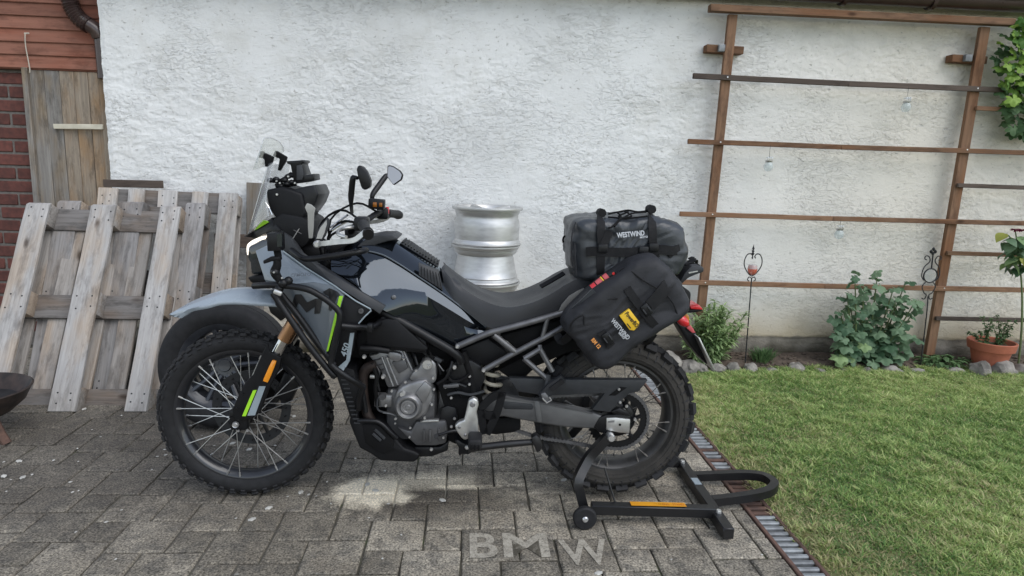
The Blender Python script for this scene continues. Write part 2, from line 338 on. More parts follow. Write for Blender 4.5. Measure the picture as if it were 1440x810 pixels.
def sweep(bm, pts, ring, up=None, closed=False, radii=None, caps=True):
    """carry the ring (list of (u, v)) along pts"""
    pts = [Vector(p) for p in pts]; n = len(pts); rings = []; prev = None
    for i, p in enumerate(pts):
        if closed: tg = pts[(i+1) % n]-pts[i-1]
        else: tg = pts[min(i+1, n-1)]-pts[max(i-1, 0)]
        tg.normalize()
        if up is not None: a = Vector(up)
        elif prev is not None: a = prev
        else: a = Vector((0, 0, 1)) if abs(tg.z) < .9 else Vector((0, 1, 0))
        a = (a-tg*a.dot(tg))
        if a.length < 1e-5: a = tg.orthogonal()
        a.normalize(); prev = a; b = tg.cross(a); k = radii[i] if radii else 1
        rings.append([bm.verts.new(p+a*(u*k)+b*(v*k)) for u, v in ring])
    m = len(ring)
    for i in range(n if closed else n-1):
        A, B = rings[i], rings[(i+1) % n]
        for j in range(m): bm.faces.new((A[j], A[(j+1) % m], B[(j+1) % m], B[j]))
    if caps and not closed:
        bm.faces.new(rings[0][::-1]); bm.faces.new(rings[-1])
def circ(r, n=10): return [(r*math.cos(2*math.pi*k/n), r*math.sin(2*math.pi*k/n)) for k in range(n)]
def tube(name, pts, r, mat, parent=None, n=10, sub=4, closed=False, bm=None):
    b = bm or bmesh.new(); P = crom(pts, sub, closed)
    if isinstance(r, (list, tuple)):
        L = len(P)-1; rr = [float(np.interp(i/L*(len(r)-1), range(len(r)), r)) for i in range(L+1)]; sweep(b, P, circ(1, n), None, closed, rr)
    else: sweep(b, P, circ(r, n), None, closed)
    return None if bm else obj(b, name, mat, parent)
def ribbon(name, pts, w, th, mat, parent=None, up=(0, -1, 0), sub=4):
    """flat strap; up = the direction its face looks"""
    b = bmesh.new(); sweep(b, crom(pts, sub), [(-th/2, -w/2), (th/2, -w/2), (th/2, w/2), (-th/2, w/2)], up)
    return obj(b, name, mat, parent, smooth=30)
def prism(name, pts, y0, y1, mat, parent=None, bevel=.004, seg=2, smooth=38, dense=0):
    b = bmesh.new()
    if dense: pts = [(q.x, q.z) for q in crom([(x, 0, z) for x, z in pts], dense, True)]
    f = b.faces.new([b.verts.new((x, y0, z)) for x, z in pts])
    ex = bmesh.ops.extrude_face_region(b, geom=[f])
    bmesh.ops.translate(b, verts=[v for v in ex['geom'] if isinstance(v, bmesh.types.BMVert)], vec=(0, y1-y0, 0))
    return obj(b, name, mat, parent, bevel=bevel, seg=seg, smooth=smooth)
def panel(name, pts, th, mat, parent=None, bevel=.003, seg=2):
    """shell through the 3-D outline, thickened away from the viewer's side (+y)"""
    b = bmesh.new(); vs = [b.verts.new(q) for q in pts]; f = b.faces.new(vs); bmesh.ops.triangulate(b, faces=[f])
    ex = bmesh.ops.extrude_face_region(b, geom=b.faces[:])
    bmesh.ops.translate(b, verts=[v for v in ex['geom'] if isinstance(v, bmesh.types.BMVert)], vec=(0, th, 0))
    return obj(b, name, mat, parent, bevel=bevel, seg=seg, smooth=32)
def decal(name, pts, target, mat, parent, off=.004, th=.002):
    """flat print laid on the side of a part: the outline is cut finely and dropped onto the surface"""
    bv = BVHTree.FromPolygons([v.co for v in target.data.vertices], [q.vertices[:] for q in target.data.polygons])
    b = bmesh.new(); f = b.faces.new([b.verts.new((x, 0, z)) for x, z in pts]); bmesh.ops.triangulate(b, faces=[f])
    for _ in range(3): bmesh.ops.subdivide_edges(b, edges=[e for e in b.edges if e.calc_length() > .012], cuts=1, use_grid_fill=True); bmesh.ops.triangulate(b, faces=b.faces[:])
    hit = [bv.ray_cast(Vector((v.co.x, -2, v.co.z)), Vector((0, 1, 0)))[0] for v in b.verts]; ok = [h.y for h in hit if h]; av = sum(ok)/len(ok) if ok else -.25
    for v, h in zip(b.verts, hit): v.co.y = (h.y if h else av)-off
    return obj(b, name, mat, parent, smooth=40)
def box(name, c, s, mat, parent=None, rot=None, bevel=.003, seg=2, bm=None):
    b = bm or bmesh.new(); mw = Matrix.Translation(c) @ (rot.to_4x4() if rot is not None else Matrix.Identity(4)) @ Matrix.Diagonal((*s, 1))
    bmesh.ops.create_cube(b, size=1, matrix=mw)
    return None if bm else obj(b, name, mat, parent, bevel=bevel, seg=seg)
BOARD = {}
def board(name, p0, p1, w, th, mat, parent=None, face=(0, -1, 0), bevel=.003, cut=0, wob=0):
    """plank from p0 to p1 (centre line); local x runs along it, local z looks along face"""
    p0, p1, f = Vector(p0), Vector(p1), Vector(face); x = (p1-p0); L = x.length; x.normalize(); z = (f-x*f.dot(x)).normalized(); y = z.cross(x)
    key = (round(L, 3), w, th, mat, bevel, cut)
    if wob or key not in BOARD:
        b = bmesh.new(); n = 7 if wob else 1; rings = []
        for i in range(n+1):
            k = i/n; yo = wob*(random.random()-.5); 
            rings.append([b.verts.new((L*k, yo+sy*w/2, sz*th/2)) for sy, sz in ((-1, -1), (1, -1), (1, 1), (-1, 1))])
        if cut:
            for v in rings[-1]: v.co.x -= cut if v.co.z > 0 else 0
        for i in range(n):
            for j in range(4): b.faces.new((rings[i][j], rings[i][(j+1) % 4], rings[i+1][(j+1) % 4], rings[i+1][j]))
        b.faces.new(rings[0][::-1]); b.faces.new(rings[-1])
        BOARD[key] = mesh_from(b, name, mat, 38, bevel, 1)
    mw = Matrix((x, y, z)).transposed().to_4x4(); mw.translation = p0
    return place(bpy.data.objects.new(name, BOARD[key]), parent, mw)
def lathe(name, prof, c, mat, parent=None, axis='y', n=40, smooth=38, bm=None, closed=False):
    """prof: (radius, along axis); starts/ends at radius 0 are closed to a point"""
    b = bm or bmesh.new(); rings = []
    for r, a in prof:
        if r < 1e-6: rr = [b.verts.new((0, a, 0) if axis == 'y' else (0, 0, a))]
        else: rr = [b.verts.new((r*math.cos(2*math.pi*k/n), a, r*math.sin(2*math.pi*k/n)) if axis == 'y' else (r*math.cos(2*math.pi*k/n), r*math.sin(2*math.pi*k/n), a)) for k in range(n)]
        rings.append(rr)
    prs = list(zip(rings, rings[1:]+([rings[0]] if closed else [])))
    if not closed: prs = list(zip(rings[:-1], rings[1:]))
    for A, B in prs:
        for k in range(n):
            k2 = (k+1) % n
            if len(A) == 1 and len(B) == 1: continue
            if len(A) == 1: b.faces.new((A[0], B[k], B[k2]))
            elif len(B) == 1: b.faces.new((A[k], A[k2], B[0]))
            else: b.faces.new((A[k], A[k2], B[k2], B[k]))
    if bm: return None
    return obj(b, name, mat, parent, Matrix.Translation(c), smooth=smooth)
def loft(name, rings, mat, parent=None, smooth=40, caps=True, closed=True, kind=None):
    b = bmesh.new(); V = [[b.verts.new(q) for q in r] for r in rings]; m = len(V[0])
    for A, B in zip(V[:-1], V[1:]):
        for j in range(m if closed else m-1): b.faces.new((A[j], A[(j+1) % m], B[(j+1) % m], B[j]))
    if caps: b.faces.new(V[0][::-1]); b.faces.new(V[-1])
    return obj(b, name, mat, parent, smooth=smooth, kind=kind)
def pillow(name, outline, layers, mat, parent=None, wr=.006, wscale=9, n=150, seed=0, fold=(1, .35)):
    """soft bag: outline (x, z) carried through y layers (y, shrink); the near face is finely meshed and creased by folded noise"""
    P = crom([(x, 0, z) for x, z in outline], 8, True); L = [0]
    for a, b in zip(P, P[1:]+P[:1]): L.append(L[-1]+(b-a).length)
    s = np.linspace(0, L[-1], n, endpoint=False); xs = [q.x for q in P]+[P[0].x]; zs = [q.z for q in P]+[P[0].z]
    X = np.interp(s, L, xs); Z = np.interp(s, L, zs); cx, cz = X.mean(), Z.mean(); rings = []
    ly = [(layers[0][0]-.001, 1-k) for k in np.linspace(.04, 1-layers[0][1], 16)][:-1]+[l for a, c in zip(layers[:-1], layers[1:]) for l in ((a[0]+(c[0]-a[0])*q, a[1]+(c[1]-a[1])*q) for q in (0, .5))]+[layers[-1]]
    b = bmesh.new(); so = Vector((seed*3.7, seed*1.3, 0))
    for y, k in ly:
        rr = []
        for x, z in zip(X, Z):
            v = Vector((cx+(x-cx)*(1-k), y, cz+(z-cz)*(1-k))); u = v.x*fold[0]+v.z*fold[1]; w = -v.x*fold[1]+v.z*fold[0]
            wp = mnoise.noise(v*6+so)*.05; q = Vector((u*wscale*.45+wp*8, v.y*wscale, w*wscale*1.5+wp*14))+so
            d = (1-abs(mnoise.noise(q))*2.6)*.6+(1-abs(mnoise.noise(q*2.3))*2.6)*.3+mnoise.noise(v*5+so)*.9
            nr = Vector(((x-cx)*(1-k), 0, (z-cz)*(1-k))); edge = min(1, max(0, (y-layers[0][0])/.03)); dr = nr.normalized()*edge+Vector((0, -1, 0))*(1-edge*.7) if nr.length > 1e-6 else Vector((0, -1, 0))
            v += dr*(d*wr); rr.append(b.verts.new(v))
        rings.append(rr)
    for A, B in zip(rings[:-1], rings[1:]):
        for j in range(n): b.faces.new((A[j], A[(j+1) % n], B[(j+1) % n], B[j]))
    for rr in (rings[0], rings[-1]): b.faces.new(rr)
    return obj(b, name, mat, parent, smooth=75)
def text(body, size, org, xdir, ydir, mat, parent, name='lettering', depth=.0008, bold=0, shear=0, align='LEFT', sx=1):
    cu = bpy.data.curves.new(name, 'FONT'); cu.body = body; cu.size = size; cu.extrude = depth; cu.offset = bold; cu.shear = shear; cu.align_x = align; cu.resolution_u = 3
    tmp = bpy.data.objects.new('tmp', cu); me = bpy.data.meshes.new_from_object(tmp); bpy.data.objects.remove(tmp); bpy.data.curves.remove(cu)
    me.materials.clear(); me.materials.append(MT[mat]); x = Vector(xdir).normalized(); y = Vector(ydir); y = (y-x*y.dot(x)).normalized(); z = x.cross(y)
    mw = Matrix((x*sx, y, z)).transposed().to_4x4(); mw.translation = org
    return place(bpy.data.objects.new(name, me), parent, mw)
def copy_tree(root, mw, label=None):
    r = root.copy(); COL.objects.link(r); r.matrix_basis = mw; WM[r.name] = mw
    if label: r['label'] = label
    def rec(o, p):
        for ch in [c for c in bpy.data.objects if c.parent == o]:
            c = ch.copy(); COL.objects.link(c); c.parent = p; c.matrix_parent_inverse = ch.matrix_parent_inverse.copy(); rec(ch, c)
    rec(root, r); return r
def bolts(name, pts, y, r, mat, parent, h=.006):
    for x, z in pts:
        lathe(name, [(0, -h), (r*.7, -h), (r, -h*.6), (r, 0)], (x, y, z), mat, parent, n=8)

# value noise on arrays, for the plaster relief and the ground
def vnoise(x, y, seed):
    g = np.random.default_rng(seed).random((256, 256)); xi = np.floor(x).astype(int); yi = np.floor(y).astype(int); fx = x-xi; fy = y-yi
    fx = fx*fx*(3-2*fx); fy = fy*fy*(3-2*fy); a = g[xi % 256, yi % 256]; b = g[(xi+1) % 256, yi % 256]; c = g[xi % 256, (yi+1) % 256]; d = g[(xi+1) % 256, (yi+1) % 256]
    return (a*(1-fx)+b*fx)*(1-fy)+(c*(1-fx)+d*fx)*fy
def fbm(x, y, seed, o=4):
    return sum(vnoise(x*2**k, y*2**k, seed+k)*.5**k for k in range(o))/sum(.5**k for k in range(o))
def grid_obj(name, X, Y, Z, mat, parent=None, kind=None):
    n, m = X.shape; me = bpy.data.meshes.new(name); me.vertices.add(n*m); me.vertices.foreach_set('co', np.stack([X, Y, Z], -1).astype(np.float32).ravel())
    i = np.arange(n*m).reshape(n, m); q = np.stack([i[:-1, :-1], i[1:, :-1], i[1:, 1:], i[:-1, 1:]], -1).reshape(-1, 4); f = len(q)
    me.loops.add(f*4); me.loops.foreach_set('vertex_index', q.ravel().astype(np.int32)); me.polygons.add(f)
    me.polygons.foreach_set('loop_start', np.arange(0, f*4, 4, dtype=np.int32)); me.polygons.foreach_set('use_smooth', np.ones(f, bool))
    me.update(calc_edges=True); me.materials.append(MT[mat]); return tag(place(bpy.data.objects.new(name, me), parent), kind=kind)

# ================================================================== THE SETTING
WALL = 4.70
b = bmesh.new(); bmesh.ops.create_grid(b, x_segments=2, y_segments=2, size=60, matrix=Matrix.Translation((0, 0, -.06)))
tag(obj(b, 'ground', 'lawn_soil'), kind='structure')

# ---- paving: big and small square concrete pavers in a pinwheel pattern
b = bmesh.new(); bmesh.ops.create_grid(b, x_segments=1, y_segments=1, size=1, matrix=Matrix.Translation((-2.433, 1.3, -.009)) @ Matrix.Diagonal((3.6, 3.6, 1, 1)))
paving = tag(obj(b, 'paving', 'joint'), kind='structure')
U = .0693; OX, OY = .003, 2.117
def paver_mesh(size, seed):
    rnd = random.Random(seed); b = bmesh.new(); s = size/2-.0035; c = .006; n = 3
    def edge(zz, ins):
        pts = []
        for k in range(4):
            for i in range(n):
                f = -1+2*i/n; a = (s-ins); x, y = ((f*a, -a), (a, f*a), (-f*a, a), (-a, -f*a))[k]
                w = .0022; pts.append((x+rnd.uniform(-w, w), y+rnd.uniform(-w, w), zz+rnd.uniform(-.0012, .0012)))
        return [b.verts.new(q) for q in pts]
    A, B, C = edge(-.03, 0), edge(-.005, 0), edge(0, c)
    for P, Q in ((A, B), (B, C)):
        for j in range(len(P)): b.faces.new((P[j], P[(j+1) % len(P)], Q[(j+1) % len(P)], Q[j]))
    cc = b.verts.new((0, 0, rnd.uniform(-.001, .001)))
    for j in range(len(C)): b.faces.new((C[j], C[(j+1) % len(C)], cc))
    return mesh_from(b, 'paver', 'paver', 30)
PM = {k: [paver_mesh(k*U, s) for s in range(5)] for k in (2, 3)}
near_p = []; far_p = []
for i in range(-60, 61):
    for j in range(-60, 61):
        bx, by = OX+(3*i+2*j)*U, OY+(2*i-3*j)*U
        for k, x, y in ((3, bx+1.5*U, by+1.5*U), (2, bx+4*U, by+U)):
            if x > 1.168+k*U/2-.025 or x < -5.2 or y < -2 or y > 4.66: continue
            d = Vector((x, y, -1.36)); zc = d.dot(fwd); vis = zc > .3 and abs(d.dot(r2)/zc) < .80 and abs(d.dot(u2)/zc) < .455
            hid = (x < -1.4 and y > 3.75)
            (near_p if vis and not hid else far_p).append((math.hypot(x, y), k, x, y))
near_p.sort(); far_p += near_p[298:]; near_p = near_p[:298]
def paver_pose(x, y):
    return Matrix.Translation((x, y, random.uniform(-.0025, .0015))) @ Matrix.Rotation(random.gauss(0, .006), 4, 'X') @ Matrix.Rotation(random.gauss(0, .006), 4, 'Y') @ Matrix.Rotation(random.choice((0, 1, 2, 3))*math.pi/2+random.gauss(0, .008), 4, 'Z')
def cut_mesh(k, lim):
    b = bmesh.new(); b.from_mesh(random.choice(PM[k])); bmesh.ops.bisect_plane(b, geom=b.verts[:]+b.edges[:]+b.faces[:], plane_co=(lim, 0, 0), plane_no=(1, 0, 0), clear_outer=True)
    bmesh.ops.holes_fill(b, edges=[e for e in b.edges if e.is_boundary and all(abs(v.co.x-lim) < 1e-4 for v in e.verts)]); return mesh_from(b, 'paver', 'paver', 30)
for _, k, x, y in near_p:
    if x+k*U/2 > 1.170: place(bpy.data.objects.new('paver', cut_mesh(k, 1.167-x)), paving, Matrix.Translation((x, y, random.uniform(-.0025, .001))))
    else: place(bpy.data.objects.new('paver', random.choice(PM[k])), paving, paver_pose(x, y))
b = bmesh.new()
for _, k, x, y in far_p:
    if x+k*U/2 > 1.175: continue
    n0 = len(b.verts); b.from_mesh(random.choice(PM[k])); b.verts.ensure_lookup_table(); mp = paver_pose(x, y)
    for v in b.verts[n0:]: v.co = mp @ v.co
obj(b, 'pavers', 'paver', paving, smooth=0, kind='stuff')
# letters scrubbed clean on three pavers
for ch, x, w in (('B', .022, .92), ('M', .142, 1.12), ('W', .364, .74)):
    text(ch, .222, (x, 2.132 if ch != 'W' else 2.085, .0034), (1, 0, 0), (0, 1, 0), 'washed', paving, 'scrubbed_letter', .0001, bold=.004, sx=w)

# ---- drainage channel
ch = thing('drain_channel', 'long narrow drain with rusty frame and galvanised slats between paving and lawn', 'drain', (1.229, 3, 0))
for x in (1.182, 1.276):
    board('frame_rail', (x, -1.5, -.012), (x, 4.42, -.012), .018, .034, 'rust', ch, face=(0, 0, 1), wob=.003)
b = bmesh.new(); box('x', (1.229, 1.46, -.045), (.09, 5.92, .004), None, bm=b); obj(b, 'channel_floor', 'matt_black', ch)
sm = {}
for kind in ('galv', 'rust'):
    b = bmesh.new(); sweep(b, [(-.0405, 0, 0), (.0405, 0, 0)], [(.001, -.011), (.005, -.006), (.005, .006), (.001, .011), (-.012, .011), (-.012, -.011)], (0, 0, 1)); sm[kind] = mesh_from(b, 'slat', kind)
y = 1.55; i = 0
while y < 4.4:
    place(bpy.data.objects.new('slat', sm['rust' if (2.41 < y < 2.78 or (2.78 < y < 3.1 and i % 3 == 0)) else 'galv']), ch, Matrix.Translation((1.229, y, -.003+random.uniform(-.0012, .0012)))); y += .0385; i += 1
b = bmesh.new(); yy = 1.55
while yy > -1.5:
    yy -= .0385; box('x', (1.229, yy, -.006), (.08, .021, .014), None, bm=b)
obj(b, 'slats_beyond', 'galv', ch, kind='stuff')

# ---- lawn
xs = np.linspace(1.287, 9, 240); ys = np.linspace(-3, 4.5, 240); X, Y = np.meshgrid(xs, ys, indexing='ij')
def lawn_h(x, y): return .012*fbm(x*1.6+9, y*1.6+5, 40, 3)*np.clip((x-1.285)*6, 0, 1)-.012+.02*np.clip((x-1.285)*1.2, 0, 1)
grid_obj('lawn', X, Y, lawn_h(X, Y), 'lawn_soil', kind='structure')
def blades(name, n, xr, yr, hh, wd, mat):
    x = RNG.uniform(*xr, n*3); y = yr[0]+(yr[1]-yr[0])*RNG.random(n*3)
    zc = x*fwd.x+y*fwd.y+1.36*-fwd.z*-1; keep = (y > 1.3) & (np.abs((x*r2.x+y*r2.y-1.36*r2.z)/(x*fwd.x+y*fwd.y-1.36*fwd.z)) < .86)
    dens = .45+.75*fbm(x*3, y*3, 60, 3); keep &= RNG.random(n*3) < dens*np.clip((x-1.30+.09*fbm(y*6, x*2, 91, 3))*8+.16, 0, 1); x, y = x[keep][:n], y[keep][:n]; n = len(x)
    clump = .35*fbm(x*5+3, y*5+7, 70, 3)+.65*fbm(x*17+3, y*17+7, 75, 2); patch = fbm(x*1.3+1, y*1.3+2, 80, 3)
    h = hh*(.15+1.9*np.clip(clump-.12, 0, 1)**1.4)*RNG.uniform(.45, 1.3, n); a = RNG.uniform(0, 2*np.pi, n); lean = RNG.uniform(.3, 1.7, n)*h; la = RNG.uniform(0, 2*np.pi, n)
    w = wd*RNG.uniform(.6, 1.3, n); z0 = lawn_h(x, y)-.003
    dx, dy = np.cos(a)*w, np.sin(a)*w; lx, ly = np.cos(la)*lean, np.sin(la)*lean
    V = np.stack([np.stack([x-dx, y-dy, z0], -1), np.stack([x+dx, y+dy, z0], -1),
                  np.stack([x+lx*.35+dx*.8, y+ly*.35+dy*.8, z0+h*.6], -1), np.stack([x+lx*.35-dx*.8, y+ly*.35-dy*.8, z0+h*.6], -1), np.stack([x+lx, y+ly, z0+h*.95], -1)], 1)
    i = np.arange(n)[:, None]*5; me = bpy.data.meshes.new(name); me.vertices.add(n*5); me.vertices.foreach_set('co', V.astype(np.float32).ravel())
    lp = np.concatenate([i+[0, 1, 2, 3], i+[3, 2, 4]], 1).astype(np.int32); me.loops.add(n*7); me.loops.foreach_set('vertex_index', lp.ravel())
    me.polygons.add(n*2); me.polygons.foreach_set('loop_start', (np.arange(n)[:, None]*7+[0, 4]).ravel().astype(np.int32)); me.update(calc_edges=True)
    t1 = np.clip(.1+.75*patch+.75*(RNG.random(n)-.5)+.5*(clump-.5), 0, 1); edge = np.clip(1-(x-1.285)*2.6, 0, 1)
    dr = np.clip((RNG.random(n) < (.12+.5*edge+.9*np.clip(fbm(x*2.2+30, y*2.2, 90, 3)-.53, 0, 1))).astype(float)*RNG.uniform(.4, 1, n), 0, 1)
    for k, v in (('tint', t1), ('dry', dr)):
        at = me.attributes.new(k, 'FLOAT', 'POINT'); at.data.foreach_set('value', np.repeat(v, 5).astype(np.float32))
    me.materials.append(MT[mat]); return place(bpy.data.objects.new(name, me))
g = blades('grass', 270000, (1.27, 6.2), (1.3, 4.44), .034, .0027, 'grass')
tag(g, 'short uneven green lawn grass with dry straw patches beside the drain', 'grass', kind='stuff')

# ---- planting bed with soil
xs = np.linspace(1.25, 7, 200); ys = np.linspace(4.36, WALL+.05, 40); X, Y = np.meshgrid(xs, ys, indexing='ij')
def soil_h(x, y): return -.02+.055*np.clip((y-4.36)*9, 0, 1)+.03*fbm(x*9, y*9, 11, 4)
grid_obj('soil', X, Y, soil_h(X, Y), 'soil', kind='structure')
b = bmesh.new()
for i in range(420):
    x, y = random.uniform(1.5, 4.4), random.uniform(4.4, 4.66); z = float(soil_h(np.array([x]), np.array([y]))[0]); s = random.uniform(.006, .016)
    bmesh.ops.create_icosphere(b, subdivisions=1, radius=s, matrix=Matrix.Translation((x, y, z+s*.3)) @ Matrix.Diagonal((1.4, 1, .6, 1)) @ Matrix.Rotation(random.random()*3, 4, 'Z'))
tag(obj(b, 'bark_mulch', 'soil', smooth=0), 'loose brown crumbs of bark and soil in the bed along the wall', 'mulch', kind='stuff')

# ---- rough white plaster wall of the neighbouring building
x0, x1, z0, z1 = -2.405, 6.6, -.08, 2.62
nx, nz = 1060, 330; xs = np.concatenate([np.linspace(x0, 4.4, nx-60), np.linspace(4.44, x1, 60)]); zs = np.linspace(z0, z1, nz); X, Z = np.meshgrid(xs, zs, indexing='ij')
wx = X+.05*(fbm(X*9, Z*9, 5, 2)-.5); wz = Z+.05*(fbm(X*9+40, Z*9, 6, 2)-.5)+.06*(fbm(X*2, Z*2, 7, 2)-.5)
ss = lambda v, a, c: (lambda q: q*q*(3-2*q))(np.clip((v-a)/(c-a), 0, 1))
n1 = fbm(wx*11, wz*26, 21, 4); n2 = fbm(wx*20+7, wz*52, 31, 3); amt = .2+.9*ss(fbm(X*1.3+3, Z*1.7+8, 51, 3), .4, .62)
H = amt*(.0042*ss(n1, .45, .5)-.0040*ss(n2, .60, .66)+.0022*ss(n2, .46, .52))*.62+.006*(fbm(X*3, Z*3, 61, 2)-.5)
pl = ss(Z+.03*(fbm(X*6, Z*3, 71, 3)-.5), .185, .155); H = H+pl*(-.012+.004*n2)
edge = ss(X, x0+.03, x0); Yw = WALL-H+edge*.012*(fbm(X*3, Z*14, 81, 3)); Xw = X+edge*.02*(fbm(X, Z*11, 82, 3)-.5)
wall = thing('plaster_wall', 'long rough white plaster wall with grey bare foot behind the motorcycle', 'wall', (2, WALL+.15, 0))
grid_obj('plaster', Xw, Yw, Z, 'plaster', wall)
b = bmesh.new(); box('x', ((x0+x1)/2+.005, WALL+.165, 1.27), (x1-x0-.02, .29, 2.70), None, bm=b); obj(b, 'masonry', 'plaster', wall)
# eaves
ev = thing('rain_gutter', 'dark brown half-round gutter under the eaves above the trellis', 'gutter', (2, 4.56, 2.55))
b = bmesh.new(); prof = [(.062*math.cos(a), .062*math.sin(a)) for a in np.linspace(math.pi, 2*math.pi, 13)]; prof = prof+[(x*.94, y*.94) for x, y in prof[::-1]]
sweep(b, [(-2.55, 4.58, 2.575), (6.6, 4.58, 2.59)], [(v, u) for u, v in prof], (0, 0, 1)); obj(b, 'trough', 'brown_metal', ev)
tube('bead', [(-2.55, 4.516, 2.577), (6.6, 4.516, 2.592)], .008, 'brown_metal', ev, sub=1)
for x in (.2, 1.35, 2.5, 3.12, 4.6): ribbon('bracket', [(x, 4.515, 2.575), (x, 4.53, 2.53), (x, 4.58, 2.509), (x, 4.63, 2.53), (x, 4.645, 2.578)], .028, .004, 'brown_metal', ev, up=(0, 0, -1), sub=3)
board('fascia_board', (-2.4, 4.672, 2.63), (6.6, 4.672, 2.63), .14, .025, 'wood_dark', ev)
# down pipe with its ribbed elbow
dp = thing('downpipe', 'dark brown downpipe with ribbed elbow at the corner of the white wall', 'downpipe', (-2.44, 4.77, 0))
P = crom([(-2.60, 4.745, 2.55), (-2.60, 4.745, 2.36), (-2.585, 4.745, 2.285), (-2.545, 4.745, 2.225), (-2.49, 4.745, 2.19)], 8); rad = [.05*(1+.075*math.cos(i*math.pi)) for i in range(len(P))]
b = bmesh.new(); sweep(b, P, circ(1, 18), None, False, rad); obj(b, 'elbow', 'brown_metal', dp, smooth=60)
tube('sleeve', [(-2.505, 4.745, 2.20), (-2.455, 4.755, 2.165), (-2.44, 4.765, 2.12)], .047, 'brown_metal', dp, n=18)
tube('pipe', [(-2.437, 4.77, 2.14), (-2.435, 4.775, 1.9), (-2.435, 4.775, 1.86)], .04, 'brown_metal', dp, n=18, sub=1)

# ---- shed beyond the corner: red-brown siding, brick pier, board door
BP = 4.83
sh = thing('shed_siding', 'rust red horizontal wooden siding above the weathered door', 'siding', (-3, BP, 1.9))
for i, z in enumerate([1.955+.083*k for k in range(13)]):
    board('plank', (-4.6, BP-.012, z), (-2.415, BP-.012, z+.004), .094, .02, 'wood_red', sh, face=(0, -1, .16), wob=.004)
board('base_strip', (-4.6, BP-.004, 1.912), (-2.415, BP-.004, 1.916), .022, .03, 'wood_red', sh); box('backing', (-3.5, BP+.03, 2.46), (2.15, .04, 1.12), 'wood_dark', sh); box('lintel', (-2.72, BP+.04, 1.91), (.55, .05, .05), 'wood_dark', sh)
bw = thing('brick_wall', 'dark red brick wall with pale mortar left of the weathered door', 'brick wall', (-3.5, BP, 0))
b = bmesh.new(); box('x', (-3.85, BP+.083, .925), (1.74, .1, 1.955), None, bm=b); obj(b, 'mortar_bed', 'mortar', bw)
bms = {}
for L in (.245, .115):
    b = bmesh.new(); box('x', (0, 0, 0), (L, .06, .074), None, bm=b); bms[L] = mesh_from(b, 'brick', 'brick', 38, .005, 1)
row = 0; z = 1.885-.037
while z > .1:
    x = -2.99; k = 0
    while x > -4.2:
        L = .115 if (row % 2 and k % 2 == 0) else .245
        place(bpy.data.objects.new('brick', bms[L]), bw, Matrix.Translation((x-L/2+random.uniform(-.002, .002), BP+.055+random.uniform(-.003, .003), z+random.uniform(-.002, .002)))); x -= L+.014; k += 1
    z -= .0905; row += 1
dr = thing('board_door', 'weathered grey wooden board door between brick wall and white wall', 'door', (-2.7, BP, 0))
for x, w, mt in ((-2.895, .09, 'wood_grey'), (-2.80, .096, 'wood_grey'), (-2.705, .09, 'wood_door'), (-2.612, .09, 'wood_door'), (-2.525, .078, 'wood_door')):
    board('board', (x-.004, BP, .05), (x, BP, 1.905), w, .022, mt, dr, wob=.004)
board('door_frame', (-2.962, BP-.015, .0), (-2.955, BP-.015, 1.915), .036, .05, 'wood_grey', dr); board('door_frame', (-2.462, BP-.02, .0), (-2.462, BP-.02, 1.905), .03, .05, 'wood_door', dr)
board('latch_bar', (-2.80, BP-.032, 1.538), (-2.468, BP-.05, 1.545), .034, .016, 'spring', dr)
tag(tube('string', [(-2.918, BP-.05, 2.125), (-2.922, BP-.05, 2.05), (-2.913, BP-.045, 1.915), (-2.915, BP-.045, 1.88)], .0035, 'string'), 'pale string hanging from the red siding beside the door', 'string')
tube('knot', [(-2.925, BP-.046, 2.128), (-2.895, BP-.046, 2.13)], .005, 'string', bpy.data.objects['string'])

# ================================================================== PALLETS
def pallet(name, label, W, L, flip, mat, seed, front=None):
    random.seed(seed); t = tag(place(bpy.data.objects.new(name, None)), label, 'pallet', 'pallets leaning on the wall')
    F = (lambda y: .144-y) if flip else (lambda y: y); fc = (0, 1, 0) if flip else (0, -1, 0)
    rw = (.13, .14, .115) if not flip else (.1, .145, .1); cx = (rw[0]/2, W/2, W-rw[2]/2)
    for x, w in zip(cx, rw): board('runner', (x, F(.011), 0), (x+random.uniform(-.006, .006), F(.011), L), w, .022, front or mat, t, face=fc, cut=.02, wob=.004)
    for z in (.07, L/2, L-.07):
        for x, w in zip(cx, rw): box('block', (x, F(.061), z), (w*.95, .078, .135), 'wood_block' if random.random() < .5 else mat, t, bevel=.004)
        board('cross_board', (0, F(.111), z), (W, F(.111), z), .14, .022, 'wood_grey_shade', t, face=fc)
    for x, w in ((.06, .12), (W*.275, .1), (W/2, .12), (W*.725, .1), (W-.06, .12)): board('deck_board', (x, F(.134), 0), (x+random.uniform(-.008, .008), F(.134), L), w, .022, 'wood_front' if flip else mat, t, face=fc, wob=.004)
    nm = BOARD.get('nail')
    if nm is None:
        b = bmesh.new(); lathe('x', [(0, -.0015), (.0045, -.001), (.005, .001)], None, None, n=7, bm=b); nm = BOARD['nail'] = mesh_from(b, 'nail', 'iron')
    for x, w in zip(cx, rw):
        for z in (.05, .1, L/2-.03, L/2+.03, L-.1, L-.05):
            for sx in (-1, 1): place(bpy.data.objects.new('nail', nm), t, Matrix.Translation((x+sx*w*.27+random.uniform(-.008, .008), -.0005, z+random.uniform(-.012, .012))))
    return t
def pose(x, y, lean, rz=0, roll=0): return Matrix.Translation((x, y, .004)) @ Matrix.Rotation(R(rz), 4, 'Z') @ Matrix.Rotation(R(-lean), 4, 'X') @ Matrix.Rotation(R(roll), 4, 'Y')
p1 = pallet('pallet', 'pale wooden pallet in front of the other leaning pallets, beside the fire bowl', .87, 1.235, False, 'wood_pallet', 3, 'wood_front'); p1.matrix_basis = pose(-2.575, 3.50, 29.5, 1.0)
